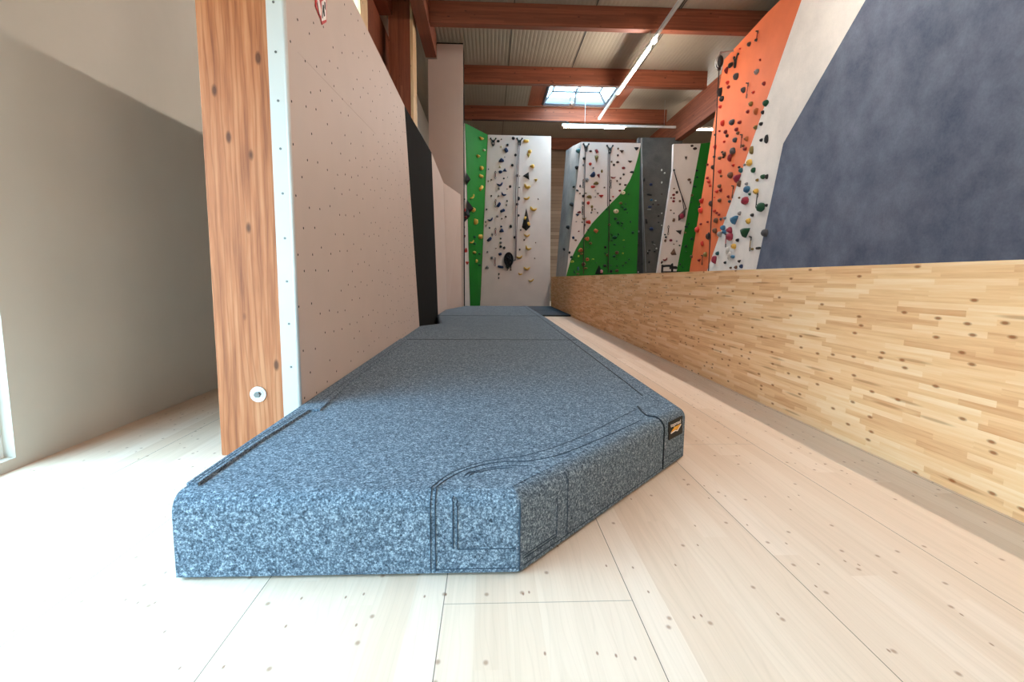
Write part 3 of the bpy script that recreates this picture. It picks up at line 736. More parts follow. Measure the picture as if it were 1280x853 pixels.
def frame(n):
    r = np.cross(-n, Z); r = r/np.linalg.norm(r); up = np.cross(r, -n); return r, up
hold_seed = random.Random(11)
def put_holds(wall, items, where, group, shrink=1.0, off=0.0):
    """items: (u, v, colour, width_px, height_px[, kind[, degrees]])"""
    r, up = frame(wall.n)
    by = {}
    for it in items: by.setdefault(it[2], []).append(it)
    for col, L in by.items():
        L.sort(key=lambda t: (t[1], t[0]))
        for k, it in enumerate(L):
            u, v, _, w, h = it[:5]; w *= 1.1; h *= 1.08; kind = it[5] if len(it) > 5 and it[5] else 'knob'; rot = math.radians(it[6]) if len(it) > 6 else 0.0
            c = wall.at(u, v, off)
            wm = np.linalg.norm(wall.at(u+w/2, v, off)-wall.at(u-w/2, v, off))*shrink; hm = np.linalg.norm(wall.at(u, v+h/2, off)-wall.at(u, v-h/2, off))
            dep = .5*min(wm, hm)+.012
            if kind == 'bar': dep = .6*min(wm, hm)+.01
            shape = {'jug': 'curved ', 'tri': 'tapered ', 'bar': 'slim ', 'disc': 'round '}.get(kind, '')
            if len(L) == 1: lab = 'the only %s hold on the %s' % (col, where)
            else: lab = '%s%s hold, %s %s from top, %s' % (shape, col, ordinal(k+1), col, where)
            HOLDS.append(dict(wall=wall, c=c, r=r, up=up, w=wm, h=hm, kind=kind, rot=rot, dep=dep, col=col, lab=lab, group=group, area=w*h, big=max(w, h) > 3.6))
HOLDS = []
def build_holds(limit):
    order = sorted(HOLDS, key=lambda d: -d['area']); keep = {id(d) for d in order[:limit]}
    rest = MB(); cols = []
    for d in HOLDS:
        vs, fs = hold_mesh(d['c'], d['wall'].n, d['r'], d['up'], d['w'], d['h'], d['kind'], d['rot'], hold_seed, d['dep'])
        if id(d) not in keep:
            if d['col'] not in cols: cols.append(d['col'])
            rest.add([np.array(v)+d['wall'].n*.0065 for v in vs], fs, cols.index(d['col'])); continue
        o = link('climbing_hold', vs, fs, 'h_'+d['col'], None, None, True); tag(o, d['lab'], 'climbing hold', d['group'])
        if d['big'] and d['kind'] in ('knob', 'disc', 'wedge', 'tri'):
            bb_ = MB(); p_ = d['c']+d['wall'].n*(d['dep']-.012); bb_.disc(p_, d['wall'].n, min(.014, .16*min(d['w'], d['h'])), .016, 8); bb_.build('bolt_head', 'darkmetal', o)
    if rest.v: tag(rest.build('small_foothold', ['h_'+c for c in cols], None, True), 'tiny footholds dotted between the larger holds on all the far walls', 'foothold', kind='stuff')
def C(ox, oy, L, s=12.73):
    out = []
    for it in L: out.append((ox+it[0]/s, oy+it[1]/s, it[2], it[3]/s, it[4]/s)+tuple(it[5:]))
    return out
K, NV, DG, GR, YE_, BR, DB, RD, DR, MA, OL, BE, GN, SB, PG, OB, LI, TE = ('black', 'navy', 'dark grey', 'grey', 'yellow', 'brown', 'dark brown', 'red', 'dark red', 'maroon', 'olive', 'beige', 'dark green', 'steel blue', 'pale grey', 'orange brown', 'lime', 'teal')
A_ = C(600, 160, [(290, 212, K, 42, 34), (340, 180, BR, 16, 18), (530, 165, K, 46, 40), (438, 272, K, 32, 34), (415, 355, NV, 48, 62, 'bar', 30), (340, 300, BE, 24, 30), (565, 432, K, 34, 36), (340, 515, NV, 74, 56, 'wedge'),
    (395, 465, GR, 14, 24), (515, 595, K, 36, 38), (320, 620, BE, 26, 30), (325, 700, NV, 52, 42), (135, 658, DG, 18, 18), (380, 805, K, 22, 20), (590, 760, K, 36, 36), (632, 765, K, 11, 14), (440, 785, GR, 14, 14), (180, 825, BR, 22, 20),
    (735, 210, YE_, 78, 40, 'bar'), (790, 375, YE_, 50, 50), (775, 440, YE_, 44, 50, 'tri'), (835, 608, YE_, 62, 52, 'wedge', -30), (890, 832, YE_, 44, 36, 'tri')])
A_ += C(600, 225, [(130, 20, BR, 18, 18), (318, 70, NV, 80, 50, 'jug', 18), (300, 135, GR, 30, 28), (480, 105, K, 36, 38), (432, 145, K, 16, 12), (375, 230, NV, 68, 44, 'jug', -25), (180, 255, DB, 20, 24), (300, 258, GR, 28, 24),
    (300, 395, NV, 40, 66, 'bar', -35), (430, 335, K, 22, 20), (422, 400, GR, 22, 34), (358, 492, NV, 64, 40, 'bar', 25), (105, 470, K, 20, 24), (278, 578, GR, 36, 34), (410, 585, DB, 26, 22), (348, 618, DG, 20, 20), (165, 632, NV, 72, 44, 'jug', 25),
    (90, 668, DB, 22, 26), (92, 730, BR, 14, 16), (152, 765, K, 20, 20), (338, 742, NV, 26, 26), (343, 805, NV, 58, 52, 'wedge'), (490, 740, K, 38, 42), (615, 298, K, 36, 52), (592, 388, K, 40, 38), (612, 565, K, 36, 34), (625, 120, K, 18, 16), (648, 797, K, 20, 20),
    (750, 105, YE_, 88, 62, 'jug', -18), (745, 292, YE_, 80, 44, 'jug', 16), (845, 462, YE_, 92, 58, 'jug', -16), (925, 305, BR, 14, 20)])
A_ += C(600, 290, [(195, 40, GR, 32, 34), (150, 120, NV, 42, 70, 'bar', -50), (330, 108, K, 20, 24), (330, 172, GR, 38, 36), (330, 234, K, 40, 32), (385, 255, K, 36, 38), (255, 262, BR, 18, 14), (320, 354, NV, 46, 36, 'bar', 20), (122, 318, GR, 26, 26),
    (190, 415, GR, 40, 38), (110, 564, GR, 52, 46, 'wedge'), (330, 557, NV, 88, 32, 'bar', -10), (552, 88, K, 34, 36), (302, 672, K, 20, 24), (298, 735, K, 20, 22), (745, 55, YE_, 76, 40, 'jug'), (765, 258, YE_, 80, 58, 'jug', -24),
    (625, 400, YE_, 80, 44, 'jug', 10), (745, 580, YE_, 84, 52, 'jug'), (640, 668, YE_, 54, 34, 'jug', -8), (815, 772, YE_, 70, 36, 'jug', 18), (703, 128, DB, 22, 20), (632, 282, DB, 22, 26), (885, 172, BR, 12, 18), (870, 422, BR, 14, 16)])
put_holds(WA, [(t[0], t[1], t[2], t[3]*1.15, t[4]*1.2)+t[5:] for t in A_], 'tall white end wall', 'holds on the tall white end wall')
B_ = C(570, 150, [(268, 200, YE_, 42, 32, 'tri'), (298, 322, BE, 22, 22), (235, 388, YE_, 34, 30, 'tri'), (268, 512, YE_, 26, 42), (265, 598, YE_, 34, 30, 'bar'), (265, 725, YE_, 38, 36, 'bar', 40), (172, 822, YE_, 40, 30, 'jug', 35)], 8.53)
B_ += C(570, 240, [(120, 128, YE_, 14, 30, 'bar', -20), (135, 212, YE_, 16, 40, 'bar'), (170, 318, YE_, 24, 32), (112, 355, YE_, 24, 18, 'jug', 20), (130, 430, YE_, 18, 18), (142, 492, YE_, 8, 26, 'bar'),
    (130, 320, GN, 14, 14), (130, 370, GN, 12, 16), (165, 440, GN, 16, 12), (165, 520, GN, 22, 14)], 5.69)
put_holds(WB, B_, 'narrow green wall', 'holds on the narrow green wall')
BW = C(570, 240, [(56, 250, DR, 18, 16), (60, 318, DR, 14, 24, 'bar', -20), (70, 415, RD, 22, 34, 'wedge'), (80, 508, RD, 26, 24, 'tri'), (60, 52, K, 10, 10), (45, 375, K, 8, 10), (42, 465, K, 8, 10), (42, 568, K, 9, 12)], 5.69)
put_holds(WBW, BW, 'white sliver by narrow green wall', 'holds on the white sliver', 1.0)
CW = C(700, 170, [(385, 360, K, 44, 48), (370, 465, GR, 30, 36), (485, 242, DB, 44, 32), (585, 245, DR, 44, 66, 'bar', 30), (580, 365, OL, 58, 100, 'tri'), (480, 447, RD, 50, 46), (530, 510, GR, 26, 32), (525, 612, NV, 76, 100, 'wedge', -15), (615, 638, DR, 46, 66, 'tri', 20), (665, 562, OL, 32, 52),
    (430, 702, GR, 50, 64), (572, 752, OL, 78, 54, 'wedge'), (525, 810, RD, 66, 40), (320, 800, DG, 26, 44), (708, 822, BR, 30, 26), (925, 202, BR, 30, 36), (985, 250, DB, 66, 46, 'tri'), (920, 308, DB, 32, 36), (820, 412, BR, 26, 30), (918, 418, DB, 46, 40), (858, 460, DB, 36, 38), (1115, 410, DB, 66, 36, 'tri'),
    (1215, 208, K, 74, 54, 'tri'), (1010, 510, DR, 52, 42), (1145, 578, K, 66, 34), (1012, 615, DB, 32, 36), (845, 662, DR, 76, 34, 'jug'), (962, 674, BR, 28, 32), (908, 717, BR, 26, 28), (955, 770, DB, 34, 30), (1040, 782, DB, 44, 30)])
CW += C(700, 235, [(278, 40, DG, 44, 28, 'bar', -20), (320, 88, BR, 26, 16), (412, 87, OL, 30, 20), (370, 130, K, 42, 42), (470, 140, OL, 84, 58, 'wedge', -20), (560, 42, GR, 18, 16), (605, 92, BR, 32, 24), (655, 132, RD, 76, 44, 'tri'), (562, 142, BR, 18, 14), (367, 240, GR, 44, 52), (450, 240, RD, 50, 54), (845, 142, RD, 32, 26, 'tri'),
    (800, 202, K, 38, 34), (952, 45, DR, 40, 30), (1000, 78, BE, 66, 54, 'disc'), (305, 384, DR, 62, 38, 'wedge'), (278, 432, NV, 60, 36, 'tri'), (508, 300, OL, 40, 50), (510, 350, OL, 22, 44), (500, 394, GR, 30, 32), (555, 338, K, 28, 14), (598, 396, BR, 20, 24), (385, 490, OL, 60, 38, 'jug', 12), (455, 540, RD, 80, 62, 'wedge', -20),
    (260, 538, GR, 24, 20), (352, 547, K, 20, 22), (395, 590, DG, 22, 34), (300, 690, DR, 26, 20), (212, 792, NV, 42, 44), (250, 832, BR, 40, 30)])
CW += C(700, 285, [(152, 392, K, 36, 42)])
put_holds(WC, CW, 'white half of the tower', 'holds on the white half of the tower')
CG = C(700, 235, [(965, 242, OL, 52, 40), (1045, 255, GN, 20, 22), (890, 374, BE, 76, 64, 'disc'), (990, 302, GN, 30, 26), (1035, 340, GN, 54, 40), (1090, 100, GN, 24, 20), (1072, 395, GN, 22, 20), (885, 492, GN, 46, 44), (925, 555, GN, 48, 52), (990, 562, GN, 36, 30), (975, 602, GN, 26, 34), (1020, 645, GN, 26, 16), (785, 587, OL, 40, 44), (1122, 540, GN, 26, 34),
    (1160, 712, GN, 40, 46), (570, 682, OB, 70, 54, 'bar', -35), (455, 668, GN, 46, 24), (930, 742, GN, 30, 40), (870, 787, GN, 76, 56), (822, 745, GN, 24, 24), (825, 838, GN, 36, 30), (430, 805, OB, 74, 68, 'wedge', -30), (1012, 832, LI, 34, 16), (745, 340, GN, 24, 40)])
CG += C(700, 285, [(485, 245, OL, 46, 40), (325, 352, OB, 84, 66, 'wedge'), (340, 410, OL, 46, 36), (185, 465, GN, 50, 44), (192, 537, LI, 58, 36), (295, 450, LI, 24, 34), (435, 502, OB, 56, 52), (525, 497, LI, 38, 20), (375, 580, BR, 66, 66), (405, 642, OL, 60, 36), (288, 652, TE, 32, 66, 'bar'), (228, 702, GN, 24, 52, 'bar'), (285, 732, BR, 54, 26), (575, 555, GN, 24, 16),
    (720, 307, K, 36, 42), (720, 405, GN, 26, 22), (750, 432, OL, 40, 46), (715, 602, K, 50, 48), (810, 598, GN, 28, 22), (868, 264, GN, 46, 22), (905, 393, BR, 60, 54), (865, 452, GN, 46, 40), (905, 500, GN, 20, 22), (1000, 405, LI, 28, 28), (1018, 302, GN, 24, 20), (1100, 502, GN, 32, 30), (1048, 552, GN, 36, 34), (1000, 602, GN, 28, 28), (908, 607, GN, 32, 26), (905, 682, BR, 56, 44), (812, 692, K, 46, 48), (435, 308, GN, 30, 16)])
put_holds(WC, CG, 'green half of the tower', 'holds on the green half of the tower')
CS = C(700, 170, [(300, 240, TE, 32, 58, 'bar', -20), (275, 505, K, 30, 50), (225, 812, K, 22, 26)]) + C(700, 235, [(195, 265, K, 30, 50, 'bar', -15), (135, 627, K, 28, 50, 'bar', -15)]) + C(700, 285, [(75, 340, K, 16, 34, 'bar', -20)])
put_holds(WCS, CS, 'grey side of the tower', 'holds on the grey side of the tower')
D_ = C(780, 170, [(598, 545, PG, 22, 34), (645, 592, PG, 24, 28), (600, 742, PG, 20, 34), (430, 775, NV, 56, 44), (320, 695, K, 24, 64, 'bar')])
D_ += C(780, 235, [(405, 108, K, 82, 30, 'bar', -12), (435, 192, SB, 44, 30), (500, 203, PG, 30, 22), (412, 302, NV, 66, 34), (460, 262, K, 26, 24), (545, 268, DB, 44, 18), (400, 345, GR, 66, 14, 'bar'), (600, 404, PG, 22, 22), (548, 450, K, 34, 30), (550, 550, K, 28, 24), (600, 597, PG, 22, 18), (355, 532, K, 30, 80, 'bar', 15), (435, 655, NV, 62, 56), (600, 100, DB, 24, 20)])
WD2 = Wall((0, YD+.25, 0), (0, -1, 0))
put_holds(WD2, C(780, 285, [(220, 268, K, 26, 40), (300, 570, K, 38, 32), (225, 705, PG, 20, 18), (235, 60, GR, 20, 34)]), 'narrow slate recess beside the tower', 'holds on the slate recess')
D_ += C(780, 285, [(455, 225, K, 36, 18), (488, 375, K, 36, 32), (405, 355, K, 40, 24), (380, 402, K, 28, 40), (515, 330, PG, 24, 28), (400, 545, K, 30, 44), (480, 264, PG, 40, 12, 'bar', -30), (375, 373, PG, 12, 12)])
put_holds(WD, D_, 'dark grey wall', 'holds on the dark grey wall', 1.0, .004)
EW = C(780, 170, [(1080, 158, DB, 46, 36), (1130, 202, DB, 66, 42), (985, 352, DB, 34, 52, 'tri'), (1035, 697, BR, 50, 40), (1055, 748, BR, 30, 44, 'tri'), (795, 545, K, 32, 34)])
EW += C(780, 235, [(840, 72, DB, 40, 46), (790, 112, DR, 46, 36), (795, 165, DR, 38, 30), (788, 214, DR, 46, 36), (748, 160, BR, 26, 28), (888, 212, BR, 36, 40), (795, 12, BR, 28, 24), (743, 357, BR, 28, 22), (793, 405, K, 20, 22), (790, 512, BR, 38, 58, 'bar', -15), (650, 745, K, 26, 26), (665, 785, K, 34, 30), (745, 835, MA, 46, 40)])
EW += C(780, 285, [(655, 203, BR, 32, 48), (838, 212, GR, 24, 28), (792, 258, BR, 20, 18), (655, 502, DR, 70, 44, 'jug', 25), (600, 547, DB, 28, 46, 'bar', -20)])
put_holds(WE, EW, 'white part of wall beside orange', 'holds on the small white wall')
EG = C(780, 170, [(1160, 552, K, 40, 34), (1160, 657, GN, 42, 36), (1120, 802, GN, 48, 34)]) + C(780, 235, [(1080, 117, OL, 38, 46), (1115, 175, GN, 22, 22), (1070, 228, GN, 24, 24), (990, 615, GN, 52, 44), (1030, 570, GN, 24, 28), (970, 712, OL, 38, 30), (1075, 812, GN, 44, 50)])
EG += C(780, 285, [(985, 292, GN, 46, 48), (885, 280, GN, 26, 24), (985, 380, GN, 20, 16), (940, 520, GN, 18, 18), (890, 582, GN, 26, 46), (935, 625, GN, 18, 20)])
put_holds(WE, EG, 'green part of wall beside orange', 'holds on the small green wall')
F_ = C(860, 20, [(985, 447, DB, 44, 66), (1090, 382, DB, 30, 34), (835, 520, RD, 24, 26), (690, 782, K, 72, 70), (1155, 700, DR, 14, 34), (620, 840, DR, 44, 40, 'tri')])
F_ += C(860, 85, [(625, 45, DR, 38, 100, 'tri'), (780, 138, DG, 62, 100), (1105, 62, GR, 60, 80), (640, 232, RD, 40, 58), (655, 305, DR, 34, 50), (895, 350, DG, 46, 84), (1220, 248, DR, 34, 62), (1045, 390, RD, 40, 44), (525, 385, K, 46, 120, 'bar', -5), (550, 492, K, 60, 80), (522, 617, RD, 38, 54), (1010, 572, OL, 44, 70), (960, 697, DR, 34, 54), (1090, 690, OB, 40, 100, 'bar', -30)])
F_ += C(860, 150, [(562, 52, RD, 36, 86, 'bar', 5), (712, 38, DG, 70, 86), (830, 40, DR, 44, 58), (780, 152, DR, 44, 62), (510, 177, DR, 20, 30), (608, 192, DR, 36, 62), (630, 252, DB, 36, 46), (805, 212, BR, 34, 56), (760, 317, DG, 54, 76), (585, 347, RD, 22, 36), (940, 302, OB, 42, 74), (885, 412, BR, 34, 46), (915, 462, DR, 48, 56), (730, 492, DG, 66, 100, 'wedge'), (680, 602, DR, 40, 110, 'bar', -15),
    (440, 430, RD, 30, 72), (440, 235, DB, 28, 34), (550, 512, DB, 36, 30), (590, 542, DB, 34, 66), (572, 592, DB, 30, 34), (515, 607, BR, 46, 54), (425, 587, DB, 32, 40), (318, 712, DR, 24, 32), (405, 752, DB, 32, 66), (730, 722, RD, 34, 46), (515, 822, RD, 38, 62)])
F_ += C(860, 215, [(690, 52, BR, 58, 100), (535, 67, BR, 24, 34), (315, 97, DR, 36, 42), (340, 157, RD, 38, 60), (360, 217, RD, 26, 40), (510, 227, BR, 46, 62), (530, 292, DR, 36, 56), (465, 312, RD, 38, 54), (512, 452, BR, 46, 62), (425, 405, RD, 20, 20), (650, 394, DR, 26, 46), (230, 467, RD, 48, 84, 'tri'), (215, 612, RD, 44, 86), (378, 502, DB, 40, 86, 'wedge'), (190, 560, K, 26, 30), (430, 622, RD, 38, 50), (468, 655, DR, 26, 36), (505, 682, DR, 26, 36), (460, 772, BR, 44, 84), (530, 752, DG, 28, 42), (320, 797, DR, 26, 34), (210, 830, DR, 30, 36)])
F_ += C(860, 280, [(160, 92, RD, 50, 90), (440, 107, BR, 50, 82), (335, 202, DB, 44, 100), (237, 315, RD, 26, 76, 'bar', 15), (65, 522, BR, 26, 48), (185, 580, DR, 42, 46, 'tri'), (287, 490, OL, 36, 84)])
put_holds(WO, F_, 'orange wall', 'holds on the orange wall', .8)
G_ = C(860, 85, [(1250, 560, GN, 70, 90), (1200, 707, K, 34, 58)]) + C(860, 150, [(1172, 62, K, 44, 58), (1085, 122, OL, 34, 70), (1175, 322, K, 36, 50), (1262, 300, K, 40, 130, 'wedge'), (1025, 482, OL, 38, 120, 'bar', 5), (995, 677, YE_, 60, 100, 'wedge'), (910, 714, GR, 36, 40), (1055, 802, GN, 48, 84), (855, 802, TE, 46, 80), (825, 755, K, 24, 40)])
G_ += C(860, 215, [(800, 110, MA, 96, 130, 'tri'), (828, 190, BR, 36, 100, 'bar', -15), (1112, 132, OL, 36, 48), (1205, 78, GN, 62, 76), (1264, 75, K, 34, 74), (940, 192, GR, 34, 50), (950, 277, SB, 82, 100), (992, 355, GN, 26, 40), (1095, 312, YE_, 66, 86), (825, 412, BR, 22, 32), (930, 452, MA, 90, 120, 'wedge'), (670, 468, DG, 34, 48), (1178, 562, GN, 110, 140), (1256, 532, K, 36, 50), (1030, 687, K, 44, 54), (830, 662, GR, 30, 60, 'bar', -15), (755, 772, SB, 88, 134, 'tri'), (975, 782, YE_, 58, 90), (590, 735, GR, 46, 46)])
G_ += C(860, 280, [(568, 64, SB, 58, 80), (585, 130, SB, 54, 66), (520, 165, GR, 40, 84, 'bar', -15), (675, 97, MA, 80, 96, 'wedge', -15), (680, 207, MA, 84, 120), (930, 142, GN, 118, 150, 'tri'), (798, 260, K, 36, 56), (742, 357, YE_, 58, 88), (480, 470, TE, 34, 66), (435, 570, MA, 42, 120, 'bar', -12), (638, 430, PG, 28, 120, 'bar', -25), (665, 512, PG, 28, 130, 'bar', -25), (720, 525, SB, 60, 56), (598, 618, K, 28, 44), (825, 597, K, 40, 48, 'tri'), (858, 677, NV, 42, 62), (770, 692, BR, 36, 52), (685, 700, BR, 32, 34), (1030, 402, OL, 44, 38), (1125, 386, K, 80, 40, 'bar')])
put_holds(WO, G_, 'white part below orange wall', 'holds on the white part of the right wall', .85)
put_holds(WO, C(860, 280, [(1240, 145, DG, 70, 120)]), 'blue-grey part of the right wall', 'holds on the blue-grey part')

build_holds(288)
# ------------------------------------------------------------------ pyramid volumes
def volume(wall, poly, apex, depth, mat_, label, extra=()):
    L = [wall.at(*q)-wall.n*.006 for q in poly]; ap = wall.at(*apex)+wall.n*depth; n = len(L)
    o = link('wall_volume', L+[ap], [tuple(range(n-1, -1, -1))]+[(i, (i+1) % n, n) for i in range(n)], mat_)
    tag(o, label, 'climbing volume', 'pyramid volumes'); return o
cc_ = lambda ox, oy, L, s=12.73: [(ox+x/s, oy+y/s) for x, y in L]
def vol_hold(wall, q, w, h, col, off, label, kind='knob', rot=0):
    r, up = frame(wall.n); c = wall.at(*q)+wall.n*off
    vs, fs = hold_mesh(c, wall.n, r, up, w, h, kind, math.radians(rot), hold_seed, .05); tag(link('climbing_hold', vs, fs, 'h_'+col, None, None, True), label, 'climbing hold', 'holds on the volumes')
volume(WA, cc_(600, 160, [(675, 765), (775, 698), (788, 828)]), cc_(600, 160, [(755, 768)])[0], .10, 'black', 'small black triangle volume beside the ropes on the tall white wall')
volume(WA, cc_(600, 225, [(738, 440), (664, 755), (735, 815), (802, 745)]), cc_(600, 225, [(735, 715)])[0], .22, 'black', 'tall black spike volume with two yellow holds on the white wall')
vol_hold(WA, cc_(600, 225, [(715, 612)])[0], .09, .13, 'yellow', .09, 'upper yellow hold on the black spike volume', 'bar', -20)
vol_hold(WA, cc_(600, 225, [(768, 705)])[0], .10, .13, 'yellow', .12, 'lower yellow hold on the black spike volume', 'bar', 35)
volume(WA, cc_(600, 160, [(352, 695), (395, 635), (435, 698)]), cc_(600, 160, [(395, 675)])[0], .06, 'h_navy', 'small navy triangle volume high on the tall white wall')
volume(WC, cc_(700, 285, [(553, 738), (620, 588), (692, 738)]), cc_(700, 285, [(622, 690)])[0], .18, 'black', 'black pyramid volume at the foot of the green tower face')
vol_hold(WC, cc_(700, 285, [(645, 692)])[0], .11, .12, 'pink', .12, 'pink hold on the black pyramid at the foot of the tower')
volume(WE, cc_(780, 235, [(860, 440), (985, 318), (972, 460), (862, 532)]), cc_(780, 235, [(925, 430)])[0], .16, 'h_dark brown', 'dark brown four sided volume at the ropes beside the orange wall')
vol_hold(WE, cc_(780, 235, [(905, 455)])[0], .16, .18, 'maroon', .10, 'maroon hold on the dark brown four sided volume')
volume(WE, cc_(780, 235, [(818, 680), (922, 668), (900, 748)]), cc_(780, 235, [(890, 695)])[0], .14, 'black', 'black wedge volume below the dark brown volume')
volume(WE, cc_(780, 285, [(735, 405), (800, 318), (838, 432), (760, 436)]), cc_(780, 285, [(795, 395)])[0], .14, 'h_brown', 'brown pyramid volume just above the barrier beside the green strip')
volume(WBW, cc_(570, 240, [(46, 118), (84, 120), (102, 172), (50, 226)], 5.69), cc_(570, 240, [(72, 165)], 5.69)[0], .22, 'black', 'black volume with red holds at the far left corner')
volume(WB, cc_(570, 240, [(80, 55), (122, 122), (98, 152), (80, 130)], 5.69), cc_(570, 240, [(100, 118)], 5.69)[0], .14, 'black', 'black volume on the green wall beside the corner volume')
volume(WB, cc_(570, 150, [(112, 560), (152, 632), (120, 690), (98, 650)], 8.53), cc_(570, 150, [(122, 635)], 8.53)[0], .12, 'black', 'upper black volume at the left edge of the green wall')
vol_hold(WBW, cc_(570, 240, [(58, 132)], 5.69)[0], .10, .12, 'red', .13, 'upper red hold on the corner volume')
vol_hold(WBW, cc_(570, 240, [(66, 184)], 5.69)[0], .10, .10, 'dark red', .15, 'lower red hold on the corner volume')

# ------------------------------------------------------------------ ropes, anchors, quickdraws
def anchor(wall, u, v, size, label):
    r, up = frame(wall.n); c = wall.at(u, v, .03); q = empty('rope_anchor', wall.at(u, v), label, 'rope anchor', 'rope anchors')
    for s_ in (-1, 1):
        b = MB(); b.tube([c+up*size*.55+r*s_*size*.42, c+up*size*.1+r*s_*size*.12, c-up*size*.05], [.018, .022, .02], 6); b.build('sling', 'black', q)
        b = MB(); b.disc(c+up*size*.55+r*s_*size*.42-wall.n*.036, wall.n, .03, .041, 8); b.build('hanger', 'darkmetal', q)
    b = MB(); b.tube([c-up*size*.1+r*.04*math.cos(t)+up*.075*math.sin(t) for t in np.linspace(0, 2*math.pi, 14)[:-1]], .016, 6, 0, True)
    b.tube([c-up*size*.28+r*.035*math.cos(t)+up*.075*math.sin(t) for t in np.linspace(0, 2*math.pi, 14)[:-1]], .016, 6, 0, True); b.build('carabiner', 'black', q)
anchor(WA, 616.5, 177.5, .21, 'dark rope anchor at the top left of the tall white wall')
anchor(WA, 649.5, 177.5, .21, 'black rope anchor holding the ropes on the tall white wall')
anchor(WC, 732.6, 184.5, .21, 'left rope anchor at the top of the tower')
anchor(WC, 762.4, 187, .23, 'right rope anchor at the top of the tower')
anchor(WO, 919, 77, .24, 'dark rope anchor beside the black device on the orange wall')
def rope(wall, pts, r, mat_, label, off=.10):
    b = MB(); b.tube(catmull([wall.at(u, v, off) for u, v in pts], 4), r, 6); tag(b.build('climbing_rope', mat_, None, True), label, 'rope', 'climbing ropes')
rope(WA, [(648.2, 181), (645.5, 225), (644.6, 250), (644.8, 290), (644.2, 326)], .016, 'rope_grey', 'left strand of the rope on the tall white wall')
rope(WA, [(649.6, 181), (647.6, 225), (647, 260), (646, 290), (645.2, 322)], .014, 'rope_grey', 'right strand of the rope on the tall white wall')
rope(WC, [(732, 187), (731, 225), (730.5, 262), (730, 300), (729.3, 343)], .014, 'rope_dark', 'thin dark rope down the left of the tower')
rope(WC, [(760.3, 191), (760, 225), (759.5, 258)], .014, 'rope_grey', 'left strand of the rope in the middle of the tower')
rope(WC, [(762.2, 191), (762, 225), (761.6, 258), (761, 300), (760.3, 341)], .014, 'rope_dark', 'long right strand of the rope in the middle of the tower')
rope(WE, [(842.4, 213), (848, 233), (854, 250), (858, 262)], .014, 'rope_dark', 'slanting rope to the dark brown volume', .10)
rope(WE, [(842.6, 213), (849, 235), (852.5, 247), (855, 262)], .012, 'rope_dark', 'thinner second strand of the slanting rope', .15)
def quickdraw(wall, u, v, hpx, mat_, label, rot=0.0):
    r, up = frame(wall.n); h = np.linalg.norm(wall.at(u, v-hpx/2)-wall.at(u, v+hpx/2)); c = wall.at(u, v, .03); q = empty('quickdraw', wall.at(u, v), label, 'quickdraw', 'quickdraws on the walls')
    b = MB(); b.disc(wall.at(u, v-hpx/2)-wall.n*.005, wall.n, .014, .04, 8); b.build('hanger', 'darkmetal', q)
    d = up*math.cos(rot)+r*math.sin(rot); sd = np.cross(d, wall.n)
    b = MB(); b.prism([c+d*h*.24+sd*.013, c-d*h*.24+sd*.013, c-d*h*.24-sd*.013, c+d*h*.24-sd*.013], wall.n*.012); b.build('sling', mat_, q)
    for s_ in (1, -1):
        b = MB(); b.tube([c+d*s_*h*.36+sd*.024*math.cos(t)+d*h*.14*math.sin(t) for t in np.linspace(0, 2*math.pi, 12)[:-1]], .0075, 5, 0, True); b.build('carabiner', 'darkmetal', q)
for (u, v, hp, mt, lab, *rt) in [
    (619.3, 219, 9, 'h_dark red', 'top quickdraw in the left column of the tall white wall'), (619.5, 254.5, 9, 'h_dark red', 'second quickdraw from the top in the left column of the tall white wall'),
    (619.5, 290, 9, 'h_dark red', 'third quickdraw from the top in the left column of the tall white wall'), (618.9, 327.5, 10, 'h_dark red', 'lowest quickdraw in the left column of the tall white wall'),
    (728.9, 230, 10, 'black', 'upper quickdraw beside the thin rope on the tower'), (728.3, 263.5, 10, 'black', 'lower quickdraw beside the thin rope on the tower'), (763.6, 230.5, 10, 'black', 'quickdraw beside the right rope on the white tower face'),
    (761.5, 297.5, 9, 'black', 'upper quickdraw on the green tower face'), (760, 331, 9, 'black', 'lower quickdraw on the green tower face'),
    (835.4, 288, 11, 'h_dark brown', 'quickdraw below the dark brown volume on the small white wall'), (946.5, 45, 12, 'h_dark red', 'topmost quickdraw on the orange wall', .2),
    (934.2, 113, 18, 'h_dark red', 'second quickdraw from the top on the orange wall', .12), (926.8, 176.5, 16, 'h_dark red', 'third quickdraw from the top on the orange wall', .1), (877.8, 325.5, 12, 'h_dark brown', 'quickdraw at the foot of the orange wall beside the barrier', .05),
    (916, 240, 15, 'h_brown', 'brown quickdraw on the edge between orange and white', .15), (946, 251, 18, 'black', 'dark quickdraw below the yellow hold on the white part', .1), (907.5, 301, 16, 'h_maroon', 'maroon quickdraw beside the two maroon holds', .1), (938, 305, 18, 'h_olive', 'olive quickdraw below the large dark green hold', .1)]:
    quickdraw({True: WA, False: WC}[u < 700] if u < 800 else (WE if u < 850 else WO), u, v, hp, M and mt, lab, rt[0] if rt else 0.0)
